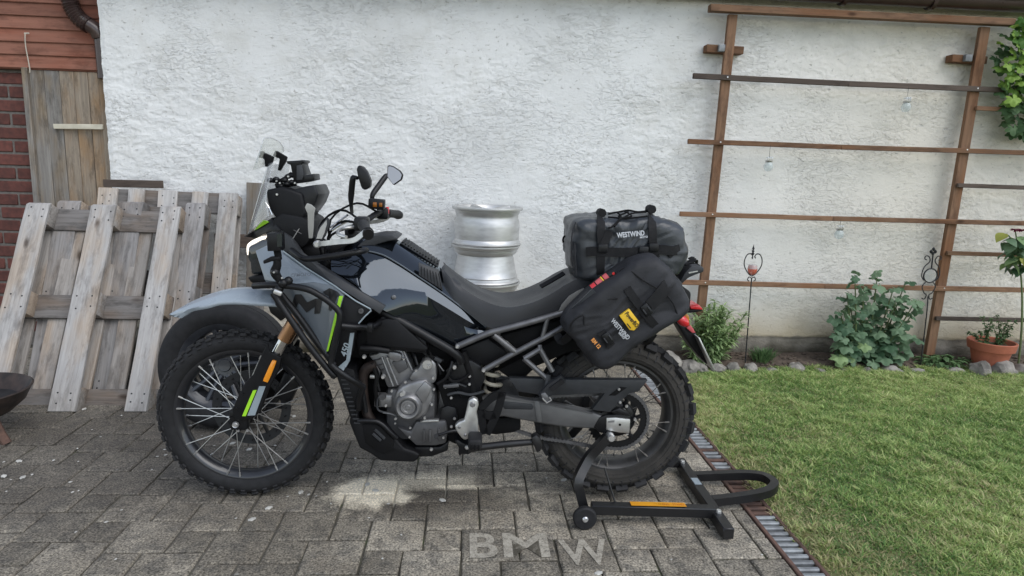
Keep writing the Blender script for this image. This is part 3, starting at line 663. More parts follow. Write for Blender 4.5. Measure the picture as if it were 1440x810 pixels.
p2 = pallet('pallet', 'grey wooden pallet sandwiched between the front and the rear leaning pallet', .86, 1.2, False, 'wood_grey_shade', 4, 'wood_mid'); p2.matrix_basis = pose(-2.46, 3.71, 25.5, .5, -.6)  # darker wood paints shade into the front pallet's gaps
p3 = pallet('pallet', 'rearmost wooden pallet against the white wall showing its five closely set boards', .87, 1.2, True, 'wood_pallet', 5); p3.matrix_basis = pose(-2.40, 4.16, 17, 0, .8)
random.seed(11)
tag(board('dark_board', (-2.40, 4.60, 1.175), (-2.02, 4.60, 1.178), .05, .02, 'wood_dark'), 'short black board lying along the wall behind the pallet tops', 'board')
tag(board('wood_plank', (-1.455, 4.56, .0), (-1.435, 4.66, 1.205), .115, .028, 'wood_grey', wob=.004), 'single grey plank with a knot standing against the white wall beside the pallets', 'plank')
tag(board('wood_plank', (-1.69, 4.57, .82), (-1.30, 4.575, .81), .09, .02, 'wood_dark'), 'short dark board wedged behind the single grey plank', 'plank')

# ================================================================== FIRE BOWL
fb = thing('fire_bowl', 'rusty steel fire bowl on short legs beside the pallets', 'fire bowl', (-2.345, 3.14, 0))
lathe('bowl', [(0, .095), (.1, .103), (.18, .135), (.235, .185), (.262, .24), (.27, .25), (.262, .254), (.226, .2), (.16, .15), (0, .115)], (-2.345, 3.14, 0), 'rust_iron', fb, axis='z', n=48)
lathe('ash', [(0, .19), (.16, .19), (.212, .186)], (-2.345, 3.14, 0), 'iron', fb, axis='z', n=32)
for a in (-12, 110, 228):
    c, s = math.cos(R(a)), math.sin(R(a)); tube('leg', [(-2.345+.14*c, 3.14+.14*s, .125), (-2.345+.165*c, 3.14+.165*s, .06), (-2.345+.2*c, 3.14+.2*s, 0)], .021, 'rust', fb, n=8)

# ================================================================== CAR WHEEL leaning on the pallets
cwm = Matrix.Translation((-1.215, 3.33, 0)) @ Matrix.Rotation(R(-8), 4, 'X')
cw = place(bpy.data.objects.new('car_wheel', None), None, cwm); tag(cw, 'black car tyre on a dark alloy wheel leaning behind the front wheel', 'car wheel')
CUR[0] = cwm; RC = .322; prof = [(.205, -.085), (.225, -.098), (.255, -.108), (.285, -.107), (.305, -.096), (.316, -.075), (.32, -.045), (.315, -.042), (.315, -.034), (.3215, -.031), (.3215, .031), (.315, .034), (.315, .042), (.32, .045), (.316, .075), (.305, .096), (.285, .107), (.255, .108), (.225, .098), (.205, .085)]
lathe('tyre', prof, (0, 0, RC), 'rubber', cw, n=72, closed=True)
lathe('rim', [(.2, -.088), (.215, -.094), (.218, -.088), (.204, -.08), (.19, -.07), (.185, 0), (.195, .08), (.205, .09), (.19, .085), (.178, 0), (.182, -.07)], (0, 0, RC), 'alloy_black', cw, n=60, closed=True)
lathe('hub', [(0, -.045), (.03, -.047), (.034, -.04), (.07, -.042), (.075, -.02), (.075, .02), (0, .02)], (0, 0, RC), 'alloy_black', cw)
for k in range(5):
    for s in (-1, 1):
        a = R(90+72*k+s*13); a0 = R(90+72*k+s*20); c, q = math.cos(a), math.sin(a)
        tube('wheel_spoke', [(.055*math.cos(a0), -.035, RC+.055*math.sin(a0)), (.12*c, -.05, RC+.12*q), (.192*c, -.062, RC+.192*q)], [.017, .014, .018], 'alloy_black', cw, n=8)
lathe('wheel_bolt', [(0, -.05), (.008, -.05), (.009, -.04)], (.035, 0, RC), 'iron', cw, n=8)
lathe('disc_back', [(0, .03), (.17, .03), (.175, .04)], (0, 0, RC), 'iron', cw)
CUR[0] = Matrix.Identity(4)

# ================================================================== STACK OF ALLOY RIMS
rm = [(.2, .0), (.229, .0), (.232, .006), (.228, .012), (.219, .017), (.216, .03), (.219, .036), (.214, .046), (.205, .08), (.196, .13), (.19, .165), (.189, .178), (.206, .19), (.212, .2), (.213, .214), (.222, .219), (.226, .23), (.232, .236), (.232, .245), (.222, .246), (.205, .235), (.182, .17), (.19, .1), (.2, .03)]
rimtop = 1.105; h = .247; prevr = None
for k, (lab) in enumerate(('silver alloy rim standing on the paving at the bottom of the rim stack', 'silver alloy rim second from the ground in the rim stack', 'silver alloy rim just under the topmost one of the stack', 'topmost silver alloy rim of the stack by the white wall')):
    z = rimtop-(4-k)*h-.002*(3-k); s = thing('alloy_rim', lab, 'rim', (.135+.004*math.sin(k*2.3), 4.42, z if k else 0), Matrix.Rotation(k*1.1, 3, 'Z'), 'alloy rims stacked by the wall')
    CUR[0] = WM[s.name]; zz = z if k == 0 else 0
    pr = [(r*(1.0 if k % 2 else .993), a) for r, a in rm]
    if k == 3: pr = [(r if .03 < a < .2 else r, a) for r, a in [(.205, .0), (.228, .0), (.23, .006), (.222, .012), (.219, .026), (.213, .034), (.214, .05), (.216, .12), (.213, .155), (.206, .175), (.207, .195), (.214, .205), (.216, .222), (.232, .226), (.236, .236), (.234, .246), (.226, .248), (.21, .235), (.2, .2), (.2, .06)]]
    lathe('barrel', [(r, a+zz) for r, a in pr], (0, 0, 0), 'rim_silver', s, axis='z', n=72, closed=True)
    for q in range(5):
        a = R(72*q); tube('wheel_spoke', [(.04*math.cos(a), .04*math.sin(a), zz+.205), (.13*math.cos(a), .13*math.sin(a), zz+.222), (.205*math.cos(a), .205*math.sin(a), zz+.228)], [.026, .02, .024], 'rim_silver', s, n=8)
    lathe('hub', [(0, .215), (.03, .218), (.06, .21), (.07, .18), (.07, .12), (0, .12)], (0, 0, zz), 'rim_silver', s, axis='z', n=24)
    CUR[0] = Matrix.Identity(4)

# ================================================================== TRELLIS
tr = thing('wooden_trellis', 'large brown wooden trellis of posts and rails fixed to the white wall', 'trellis', (2.6, 4.6, 0))
TY = 4.585
board('post', (1.703, TY+.018, .05), (1.757, TY+.018, 2.42), .062, .034, 'wood_trellis', tr); board('post', (3.497, TY+.018, .05), (3.545, TY+.018, 2.42), .07, .034, 'wood_trellis', tr)
board('top_rail', (1.583, TY-.012, 2.447), (3.72, TY-.012, 2.452), .045, .06, 'wood_trellis', tr)
for z0, z1, a, e, mt, w in ((2.011, 2.008, 1.508, 5.6, 'wood_dark', .036), (1.578, 1.59, 1.508, 5.6, 'wood_trellis', .034), (1.081, 1.086, 1.49, 5.6, 'wood_trellis', .034), (.596, .59, 1.54, 5.6, 'wood_trellis', .036)):
    board('rail', (a, TY-.011, z0), (2.6, TY-.013, (z0*1.5+z1)/2.5-.006), w, .022, mt, tr, wob=.002); board('rail', (2.6, TY-.013, (z0*1.5+z1)/2.5-.006), (e, TY-.011, z1), w, .022, mt, tr, wob=.002)
for z, a in ((1.876, 3.55), (1.339, 3.50), (.85, 3.495), (.362, 3.485)): board('rail', (a, TY-.0115, z), (5.6, TY-.0115, z-.006), .03, .022, 'wood_dark' if z in (.362, 1.339) else 'wood_trellis', tr)
for xc, z in ((1.735, 2.204), (3.49, 2.213)):
    board('wall_block', (xc-.13, TY+.072, z), (xc+.13, TY+.072, z-.004), .05, .072, 'wood_trellis', tr)
    box('bracket', (xc-.03, TY+.02, z), (.05, .03, .045), 'galv', tr)
for x, z in ((1.745, 2.011), (3.535, 2.008), (1.735, 1.58), (3.525, 1.589), (1.722, 1.083), (1.712, .596), (3.51, .591)):
    lathe('screw', [(0, -.004), (.005, -.003), (.006, 0)], (x, TY-.022, z), 'bolt', tr, n=8)

# ================================================================== HANGING SOLAR BULBS
for x, z, zr, lab in ((3.031, 1.865, 2.0, 'small clear glass bulb lamp hanging under the dark upper trellis rail'), (2.09, 1.43, 1.575, 'small clear glass bulb lamp hanging under the second trellis rail'), (2.659, .97, 1.08, 'small clear glass bulb lamp hanging under the third trellis rail')):
    t = thing('bulb_lamp', lab, 'bulb lamp', (x, 4.56, z), None, 'bulb lamps hung on the trellis')
    lathe('glass_bulb', [(0, -.038), (.018, -.035), (.03, -.02), (.033, 0), (.028, .016), (.018, .028)], (x, 4.562, z), 'bulb_glass', t, axis='z', n=20)
    lathe('solar_cap', [(.018, .024), (.022, .026), (.023, .032), (.0235, .034), (.0235, .038), (0, .038)], (x, 4.562, z), 'lamp_metal', t, axis='z', n=20)
    for k in range(3): box('fin', (x-.014+.014*k, 4.545, z+.047), (.006, .006, .034), 'lamp_metal', t, bevel=.001)
    lathe('lamp_top', [(0, .062), (.022, .06), (.022, .054), (0, .054)], (x, 4.562, z), 'bulb_glass', t, axis='z', n=20)
    tube('wire', [(x, 4.562, z+.06), (x, 4.562, zr)], .0012, 'iron', t, n=5, sub=1)

# ================================================================== GARDEN STAKES
def scroll(c, r, a0, turns, y, s=1, n=18):
    return [(c[0]+s*r*(1-.75*k/n)*math.cos(a0+turns*2*math.pi*k/n), y, c[1]+r*(1-.75*k/n)*math.sin(a0+turns*2*math.pi*k/n)) for k in range(n+1)]
st = thing('garden_stake', 'black iron heart-shaped garden stake with red glass ball by the wall', 'garden stake', (2.012, 4.45, .03)); y = 4.45; sx = 1.998
tube('rod', [(2.012, y, .02), (2.004, y, .4), (1.998, y, .655)], .0042, 'iron', st, n=6)
for s in (-1, 1):
    tube('scroll', [(sx, y, .668), (sx+s*.03, y, .69), (sx+s*.06, y, .74), (sx+s*.062, y, .785), (sx+s*.045, y, .82), (sx+s*.02, y, .825), (sx+s*.008, y, .808), (sx+s*.014, y, .795)], .004, 'iron', st, n=6)
    tube('scroll', [(sx+s*.002, y, .655), (sx+s*.02, y, .662), (sx+s*.028, y, .642), (sx+s*.016, y, .634)], .0035, 'iron', st, n=6)
lathe('finial', [(0, .895), (.004, .875), (.009, .862), (.004, .852), (.010, .845), (.005, .835), (.012, .828), (.004, .815), (.004, .79)], (sx-.008, y, 0), 'iron', st, axis='z', n=10)
lathe('glass_ball', [(0, .675), (.016, .68), (.03, .697), (.034, .718), (.03, .738), (.026, .745)], (sx, y, 0), 'red_glass', st, axis='z', n=20)
lathe('glass_rim', [(.0335, .722), (.031, .745), (.026, .752)], (sx, y, 0), 'bulb_glass', st, axis='z', n=20)
st = thing('garden_stake', 'black iron scroll garden stake with clear glass disc at the trellis post', 'garden stake', (3.33, 4.45, .03)); sx = 3.305
tube('rod', [(3.33, y, .02), (3.32, y, .4), (sx+.005, y, .55)], .0042, 'iron', st, n=6)
tube('ring', [(sx+.05*math.cos(k*.3927), y, .70+.05*math.sin(k*.3927)) for k in range(16)], .005, 'iron', st, n=6, closed=True, sub=2)
lathe('glass_disc', [(0, -.006), (.04, -.005), (.047, 0), (.04, .005), (0, .006)], (sx, y, .70), 'clear_disc', st, n=24)
for s in (-1, 1):
    tube('scroll', [(sx+s*.045, y, .665), (sx+s*.066, y, .70), (sx+s*.055, y, .76), (sx+s*.02, y, .80), (sx+s*.03, y, .835), (sx+s*.055, y, .84), (sx+s*.06, y, .82), (sx+s*.045, y, .812)], .004, 'iron', st, n=6)
    tube('scroll', [(sx+s*.03, y, .65), (sx+s*.05, y, .62), (sx+s*.03, y, .575), (sx+s*.01, y, .56), (sx+s*.02, y, .53), (sx+s*.04, y, .535)], .004, 'iron', st, n=6)
for dx, dz in ((0, .89), (-.016, .872), (.016, .872), (0, .858)): lathe('finial', [(0, -.016), (.009, -.006), (.01, .004), (0, .016)], (sx-.005+dx, y, dz), 'iron', st, axis='z', n=10)
tube('stem', [(sx, y, .75), (sx-.004, y, .86)], .005, 'iron', st, n=6, sub=1)

# ================================================================== STONES along the bed
STL = ('large pale rock beside the terracotta pot', 'mossy grey boulder behind the rear wheel', 'rough grey edging stone along the flower bed')
def stone(x, y, rx, ry, rz, seed, lab, g='edging stones of the bed'):
    b = bmesh.new(); bmesh.ops.create_icosphere(b, subdivisions=3, radius=1)
    for v in b.verts:
        q = v.co.copy(); k = 1+.28*mnoise.noise(q*1.3+Vector((seed*3.1, 0, 0)))+.14*mnoise.noise(q*3.1+Vector((0, seed*2.3, 0)))+.05*mnoise.noise(q*8)
        v.co = Vector((q.x*rx, q.y*ry, q.z*rz))*k
        v.co.x = round(v.co.x/.03)*.03*.35+v.co.x*.65
    o = obj(b, 'edging_stone', 'stone', None, Matrix.Translation((x, y, rz*.35-.01)) @ Matrix.Rotation(seed*1.7, 4, 'Z') if rx < ry*1.6 else Matrix.Translation((x, y, rz*.35-.01)), smooth=28)
    tag(o, lab, 'stone', g)
big = [(1.44, 4.40, .10, .09, .10), (1.565, 4.36, .085, .07, .065), (1.66, 4.37, .055, .05, .05)]
for i, a in enumerate(big): stone(*a, i+1, ('biggest grey boulder at the rear tyre beside the drain end', 'grey boulder between the biggest one and the number plate', 'small grey boulder right under the number plate tip')[i], 'boulders behind the rear wheel')
for i, a in enumerate([(3.70, 4.335, .085, .07, .085), (3.885, 4.35, .10, .075, .08)]): stone(*a, i+10, ('pale pointed rock at the left foot of the terracotta pot', 'pale broad rock in front of the terracotta pot')[i], 'rocks by the flower pot')
for i, a in enumerate([(1.78, 4.36, .06, .05, .05), (1.89, 4.37, .05, .05, .055), (2.02, 4.375, .075, .05, .05), (2.17, 4.36, .06, .05, .03), (2.36, 4.39, .065, .055, .055), (2.52, 4.36, .05, .045, .03), (3.06, 4.37, .09, .05, .045), (3.23, 4.355, .065, .05, .04), (3.38, 4.36, .06, .05, .035), (3.53, 4.35, .085, .055, .045), (4.05, 4.37, .08, .06, .06), (4.2, 4.37, .07, .06, .055), (2.72, 4.36, .06, .045, .03), (2.88, 4.36, .06, .045, .035)]):
    stone(*a, i+30, ('rounded edging stone in front of the pale green bush', 'upright edging stone between pale green bush and heart stake', 'long edging stone below the heart stake', 'flat edging stone in front of the lavender tuft', 'pale blocky edging stone between lavender tuft and hollyhock bush', 'low edging stone before the left foot of the hollyhock bush', 'long edging stone before the right foot of the hollyhock bush', 'edging stone just left of the right trellis post foot', 'edging stone just in front of the right trellis post foot', 'long edging stone in front of the low dark creeping plant', 'edging stone just right of the terracotta pot rocks', 'edging stone under the tall hollyhock stalk', 'flat edging stone under the lowest yellow-green hollyhock leaves', 'small edging stone under the middle of the hollyhock bush')[i])
b = bmesh.new()
for i in range(90):
    x, y = (random.uniform(-2.1, -.2), random.uniform(2.1, 3.6)) if i < 70 else (random.uniform(-.2, 1.2), random.uniform(2.0, 3.4)); s = random.choice((.004, .005, .006, .012))
    bmesh.ops.create_icosphere(b, subdivisions=1, radius=s, matrix=Matrix.Translation((x, y, .002)) @ Matrix.Rotation(random.random()*3, 4, 'Z') @ Matrix.Diagonal((1.5, 1, .35, 1)))
tag(obj(b, 'grit', 'debris', smooth=0), 'pale crumbs and small petals scattered on the paving', 'grit', kind='stuff')

# ================================================================== PLANTS
def leaf_mesh(kind, mat, seed=0):
    rnd = random.Random(seed); b = bmesh.new(); n = 25
    if kind == 'lobed':
        rr = []
        for i in range(n):
            a = -math.pi*.92+2*math.pi*.92*i/(n-1); lob = .58+.42*abs(math.cos(a*2.5))**.8; rr.append((lob*(1-.25*(abs(a)/math.pi)**2)*rnd.uniform(.94, 1.04), a))
        c = b.verts.new((0, 0, 0)); vs = []; mids = []
        for r, a in rr:
            z = -.22*r*r+.08*math.sin(a*5); vs.append(b.verts.new((r*math.cos(a), r*math.sin(a), z+rnd.uniform(-.03, .03)))); mids.append(b.verts.new((r*.5*math.cos(a), r*.5*math.sin(a), .03+.05*math.sin(a*5))))
        for i in range(n-1):
            b.faces.new((c, mids[i], mids[i+1])); b.faces.new((mids[i], vs[i], vs[i+1], mids[i+1]))
    else:
        w = .3 if kind == 'oval' else .13; prv = None
        for i in range(6):
            k = i/5; ww = w*math.sin(math.pi*(.06+.94*k)**.8); z = .15*k-.35*k*k; row = [b.verts.new((k*1.0, s*ww, z+abs(s)*ww*.35)) for s in (-1, 0, 1)]
            if prv:
                for j in range(2): b.faces.new((prv[j], prv[j+1], row[j+1], row[j]))
            prv = row
    return mesh_from(b, 'leaf', mat, 60)
def leaf_pose(p, size, az, tilt, roll=0): return Matrix.Translation(p) @ Matrix.Rotation(az, 4, 'Z') @ Matrix.Rotation(tilt, 4, 'Y') @ Matrix.Rotation(roll, 4, 'X') @ Matrix.Scale(size, 4)
def bunch(name, items, parent, mat):
    """many small leaves joined into one part; items = (leaf mesh, matrix)"""
    V = []; F = []; T = []
    for me, mm in items:
        n0 = len(V); t = random.random()
        for v in me.vertices: V.append(mm @ v.co); T.append(t)
        for q in me.polygons: F.append([n0+i for i in q.vertices])
    me = bpy.data.meshes.new(name); me.from_pydata(V, [], F); me.materials.append(MT[mat]); at = me.attributes.new('tint', 'FLOAT', 'POINT'); at.data.foreach_set('value', T)
    me.polygons.foreach_set('use_smooth', [True]*len(me.polygons)); return tag(place(bpy.data.objects.new(name, me), parent), kind='stuff')
random.seed(21)
LH = [leaf_mesh('lobed', 'leaf_hollyhock', s) for s in range(4)]; LHY = leaf_mesh('lobed', 'leaf_light', 9); LV = [leaf_mesh('lobed', 'leaf_vine', s) for s in range(4)]
hb = thing('hollyhock_bush', 'bushy hollyhock with broad lobed grey-green leaves beside the trellis post', 'bush', (2.95, 4.5, .03))
for i, (tx, tz, bx) in enumerate([(2.72, .70, 2.86), (2.64, .42, 2.84), (2.83, .60, 2.9), (2.92, .69, 2.95), (3.03, .60, 2.97), (3.17, .63, 3.02), (3.27, .44, 3.06), (2.98, .46, 2.93), (3.1, .36, 3.0), (2.73, .30, 2.87), (3.24, .24, 3.05), (2.68, .56, 2.85), (2.77, .46, 2.88), (2.87, .36, 2.9), (3.08, .5, 2.99), (3.2, .52, 3.04), (2.95, .3, 2.95), (3.15, .28, 3.03), (2.62, .28, 2.84)]):
    ty = 4.45+random.uniform(-.07, .1); S = crom([(bx, 4.5, .02), ((bx*.6+tx*.4), (4.5+ty)/2, tz*.45), (tx, ty, tz)], 8)
    tube('stem', [S[0], S[4], S[8], S[12], S[16]], [.007, .006, .003], 'stem', hb, n=6)
    for k in range(3 if tz < .4 else 5, len(S)):
        if random.random() < .25 and k < len(S)-2: continue
        p = S[k]; az = k*2.4+i+random.uniform(-.4, .4); top = k/(len(S)-1); sz = random.uniform(.055, .09)*(1-.35*top); L = random.uniform(.03, .085)*(1.15-.6*top)
        e = p+Vector((math.cos(az)*L, math.sin(az)*L*.8, random.uniform(-.01, .02)))
        if e.y > 4.64: e.y = 4.64
        place(bpy.data.objects.new('leaf', random.choice(LH)), hb, leaf_pose(e, sz, az+random.uniform(-.4, .4) if random.random() < .6 else -1.57+random.uniform(-.9, .9), random.uniform(.2, .95), random.uniform(-.3, .3)))
for x, z in ((2.66, .11), (2.74, .10), (2.69, .06), (2.85, .19), (3.0, .1), (3.12, .12), (2.92, .07), (3.2, .16)):
    place(bpy.data.objects.new('leaf', LHY if x < 2.9 else random.choice(LH)), hb, leaf_pose((x, 4.38+random.uniform(0, .06), z), random.uniform(.05, .075), -1.57+random.uniform(-.8, .8), random.uniform(.2, .8)))
# tall flowering hollyhock
th = thing('flowering_hollyhock', 'tall hollyhock stalk with dark red flower above the terracotta pot', 'plant', (4.06, 4.42, .02))
S = crom([(4.06, 4.42, .02), (4.0, 4.39, .4), (3.9, 4.36, .75), (3.80, 4.35, 1.04)], 8); tube('stem', [S[0], S[6], S[12], S[18], S[-1]], [.008, .006, .004], 'stem', th, n=6)
LO = [leaf_mesh('oval', 'leaf_hollyhock', 1), leaf_mesh('oval', 'leaf_light', 2), leaf_mesh('oval', 'leaf_yellow', 3)]
for k in range(58):
    z = random.uniform(.76, 1.02); x = 3.875-(z-.75)*.33+random.gauss(0, .05); az = random.uniform(0, 6.28)
    place(bpy.data.objects.new('leaf', LO[0 if k % 8 < 5 else (1 if k % 8 < 7 else 2)]), th, leaf_pose((x, 4.355+random.uniform(-.05, .04), z), random.uniform(.06, .10), az, random.uniform(.1, 1.1), random.uniform(-.5, .5)) @ Matrix.Diagonal((1, 1.5, 1, 1)))
PT = leaf_mesh('oval', 'magenta', 5)
for k in range(26):
    az = k*2.4; place(bpy.data.objects.new('petal', PT), th, leaf_pose((3.825+.015*math.cos(az), 4.345+.015*math.sin(az), 1.035+k*.0007), .045, az, -.7+k*.04))
# feathery bush
random.seed(31); LN = leaf_mesh('narrow', 'leaf_light', 1)
gb = thing('leafy_bush', 'pale green bush of narrow leaves behind the number plate', 'bush', (1.74, 4.47, .03)); items = []
for i in range(52):
    a = random.uniform(0, 6.28); r = random.uniform(.02, .22); tx, ty, tz = 1.74+r*math.cos(a)*1.15, 4.47+r*math.sin(a)*.75, random.uniform(.22, .5)*(1.05-r*1.0)
    S = crom([(1.74+.25*(tx-1.74), 4.47, .02), (1.74+.6*(tx-1.74), (4.47+ty)/2, tz*.55), (tx, ty, tz)], 9); tube('stem', [S[0], S[9], S[18]], .0025, 'stem', gb, n=5)
    for k in range(3, len(S)):
        for q in range(4):
            az = random.uniform(0, 6.28); items.append((LN, leaf_pose(S[k]+Vector((0, 0, random.uniform(-.01, .01))), random.uniform(.045, .085)*(1.2-.5*k/len(S)), az, random.uniform(-.9, .3))))
bunch('foliage', items, gb, 'leaf_light')
# lavender tuft
lv = thing('lavender_tuft', 'small grassy lavender tuft on bare soil right of the heart stake', 'plant', (2.15, 4.47, .04)); items = []; LN2 = leaf_mesh('narrow', 'leaf_dark', 2)
for i in range(260):
    a = random.uniform(0, 6.28); r = random.uniform(0, .085); items.append((LN2, leaf_pose((2.15+r*math.cos(a), 4.47+r*math.sin(a)*.7, .035+random.uniform(0, .05)), random.uniform(.05, .085), a, -random.uniform(.7, 1.5)) @ Matrix.Diagonal((1, .5, .5, 1))))
bunch('foliage', items, lv, 'leaf_dark')
# ground cover by the post
sv = thing('strawberry_plant', 'low dark leafy plant creeping between trellis post and rocks', 'plant', (3.5, 4.45, .04)); items = []; LS = leaf_mesh('oval', 'leaf_dark', 2)
for i in range(150):
    a = random.uniform(0, 6.28); r = random.uniform(0, .17); items.append((LS, leaf_pose((3.5+r*math.cos(a)*1.15, 4.46+r*math.sin(a)*.5, .05+random.uniform(0, .07)*(1-r*3)), random.uniform(.035, .06), a, random.uniform(-.3, .5))))
bunch('foliage', items, sv, 'leaf_dark')
# pot
pt = thing('terracotta_pot', 'terracotta flower pot behind the pale rocks', 'flower pot', (3.86, 4.46, .02))
lathe('pot', [(0, .02), (.098, .02), (.13, .165), (.148, .165), (.157, .222), (.152, .227), (.142, .224), (.128, .18), (0, .18)], (3.86, 4.46, 0), 'terracotta', pt, axis='z', n=40)
lathe('potting_soil', [(0, .2), (.1, .197), (.133, .19)], (3.86, 4.46, 0), 'soil', pt, axis='z', n=24)
pp = thing('potted_plant', 'small-leaved green plant growing in the terracotta pot', 'plant', (3.86, 4.46, .19)); items = []
for i in range(16):
    bx = 3.86+random.uniform(-.09, .09); tx = bx+random.gauss(0, .05)-(.05 if bx < 3.82 else -.02); tz = .26+random.uniform(0, .12)+(.04 if abs(bx-3.93) < .03 or abs(bx-3.83) < .02 else 0); S = crom([(bx, 4.46, .18), ((bx+tx)/2, 4.45, (.2+tz)/2), (tx, 4.44+random.uniform(-.04, .04), tz)], 6)
    tube('stem', [S[0], S[6], S[12]], .0022, 'stem', pp, n=5)
    for k in range(2, len(S)):
        for q in range(3): items.append((LS, leaf_pose(S[k], random.uniform(.018, .032), random.uniform(0, 6.28), random.uniform(-.6, .5))))
bunch('foliage', items, pp, 'leaf_dark')
# vine
random.seed(41); vn = thing('climbing_vine', 'bright green climbing vine hanging over the right end of the trellis', 'vine', (3.95, 4.6, 1.8)); items = []
for i in range(7): tube('stem', [(3.85+.12*i, 4.62, 2.5), (3.82+.12*i, 4.58, 2.2), (3.86+.13*i, 4.56, 1.85)], .005, 'stem', vn, n=6)
LVD = [leaf_mesh('lobed', 'leaf_dark', s) for s in range(2)]
for i in range(190):
    z = random.uniform(1.70, 2.47); xl = np.interp(z, [1.7, 1.82, 1.95, 2.1, 2.3, 2.42, 2.5], [3.84, 3.74, 3.70, 3.66, 3.63, 3.72, 3.6]); x = xl+abs(random.gauss(0, .33)); 
    if x > 4.7: continue
    low = z < 1.92 or (i % 4 == 0); place(bpy.data.objects.new('leaf', random.choice(LVD) if low else random.choice(LV)), vn, leaf_pose((x, random.uniform(4.46, 4.55) if not low else random.uniform(4.52, 4.6), z), random.uniform(.04, .065), -1.57+random.uniform(-.9, .9), random.uniform(.5, 1.35), random.uniform(-.4, .4)))

# ================================================================== MOTORCYCLE (local x runs rearwards, -y is the side facing the viewer)
random.seed(51)
BM = Matrix.Translation((-.876, 2.6176, 0)) @ Matrix.Rotation(-.0134, 4, 'Z')
bike = place(bpy.data.objects.new('motorcycle', None), None, BM); CUR[0] = BM
tag(bike, 'black and grey adventure motorcycle with green stripes on a paddock stand', 'motorcycle')
RF, RR, LIFT, WB = .3475, .333, .036, 1.505

def knob_ring(bm, R0, y, n, ln, wd, h, a0=0, tilt=0, jit=.06):
    for k in range(n):
        a = 2*math.pi*k/n+a0+random.uniform(-.004, .004)
        mw = Matrix.Rotation(-a, 4, 'Y') @ Matrix.Translation((R0, y, 0)) @ Matrix.Rotation(tilt, 4, 'Z')
        vs = bmesh.ops.create_cube(bm, size=1, matrix=mw @ Matrix.Diagonal((h, wd, ln, 1)))['verts']
        c = mw.translation
        for v in vs:
            if (mw.inverted() @ v.co).x > 0: v.co = c+(v.co-c)*Vector((1, 1, 1)); v.co += (mw.to_3x3() @ Vector((0, -(mw.inverted() @ v.co).y*.14, -(mw.inverted() @ v.co).z*.14)))
def wheel(name, c, Rt, carcass, rim, knobs, spoke_mats, hubf, hubr, rimr, rimmat, tyremat, rimy):
    w = obj(_hub(hubf, hubr), name, 'satin_black', bike, Matrix.Translation(c))
    old = CUR[0]; CUR[0] = old @ Matrix.Translation(c)
    b = bmesh.new(); full = carcass+[(r, -y) for r, y in carcass[::-1] if abs(y) > 1e-6]
    lathe('x', full, None, None, n=96, bm=b, closed=True); obj(b, 'tyre', tyremat, w)
    b = bmesh.new()
    for kk in knobs: knob_ring(b, *kk)
    obj(b, 'tread_blocks', 'knob_rubber', w, bevel=.0025, seg=1)
    lathe('rim', rim, (0, 0, 0), rimmat, w, n=80, closed=True)
    ms = []
    for s in (-1, 1):
        for d in (-1, 1):
            ha = d*1.15; b = bmesh.new(); p0 = (hubr*math.cos(ha), s*hubf, hubr*math.sin(ha)); p1 = (rimr, s*rimy, 0)
            tube('x', [p0, p1], .0018, None, n=5, sub=1, bm=b); q = Vector(p1); dd = (Vector(p0)-q).normalized(); tube('x', [q, q+dd*.018], .0036, None, n=6, sub=1, bm=b)
            ms.append(mesh_from(b, 'spoke', spoke_mats[0 if s < 0 else 1]))
    for k in range(8):
        for i, me in enumerate(ms): place(bpy.data.objects.new('spoke', me), w, Matrix.Rotation(2*math.pi*(k+i*.25)/8+.1, 4, 'Y'))
    CUR[0] = old; return w
def _hub(hf, hr):
    b = bmesh.new(); lathe('x', [(.012, -hf-.012), (.02, -hf-.01), (hr+.004, -hf-.004), (hr+.004, -hf+.004), (hr*.55, -hf+.012), (hr*.5, 0), (hr*.55, hf-.012), (hr+.004, hf-.004), (hr+.004, hf+.004), (.02, hf+.01), (.012, hf+.012)], None, None, n=28, bm=b, closed=True); return b
fw = wheel('front_wheel', (0, 0, RF), RF, [(.27, -.028), (.276, -.036), (.29, -.044), (.308, -.0465), (.322, -.043), (.331, -.033), (.336, -.016), (.337, 0)],
    [(.276, -.028), (.275, -.034), (.266, -.034), (.258, -.028), (.25, -.018), (.245, -.01), (.245, .01), (.25, .018), (.258, .028), (.266, .034), (.275, .034), (.276, .028), (.262, .008), (.262, -.008)],
    [(.3415, -.011, 46, .026, .017, .013, 0, .1), (.3415, .011, 46, .026, .017, .013, .068, -.1), (.333, -.0315, 46, .027, .018, .014, .034, .65), (.333, .0315, 46, .027, .018, .014, .1, -.65), (.319, -.0425, 46, .02, .008, .013, .034, 1.1)],
    ('spoke', 'spoke'), .034, .034, .264, 'rim_black', 'rubber', .031)
rw = wheel('rear_wheel', (WB, 0, RR+LIFT), RR, [(.233, -.045), (.238, -.057), (.246, -.065), (.2465, -.068), (.258, -.0715), (.2585, -.0745), (.263, -.0745), (.2635, -.0715), (.28, -.0715), (.281, -.074), (.286, -.0735), (.287, -.070), (.297, -.065), (.307, -.054), (.314, -.036), (.318, -.015), (.318, 0)],
    [(.24, -.045), (.239, -.054), (.228, -.054), (.22, -.046), (.212, -.034), (.208, -.015), (.208, .015), (.212, .034), (.22, .046), (.228, .054), (.239, .054), (.24, .045), (.226, .012), (.226, -.012)],
    [(.325, -.017, 24, .05, .028, .019, 0, .08), (.325, .017, 24, .05, .028, .019, .13, -.08), (.312, -.051, 24, .05, .042, .028, .13, .72), (.312, .051, 24, .05, .042, .028, 0, -.72), (.29, -.0675, 48, .006, .008, .03, 0, .35), (.252, -.069, 96, .002, .003, .010, 0, .3)],
    ('spoke_dull', 'spoke_dull'), .04, .045, .226, 'rim_grey', 'rubber_dusty', .049)
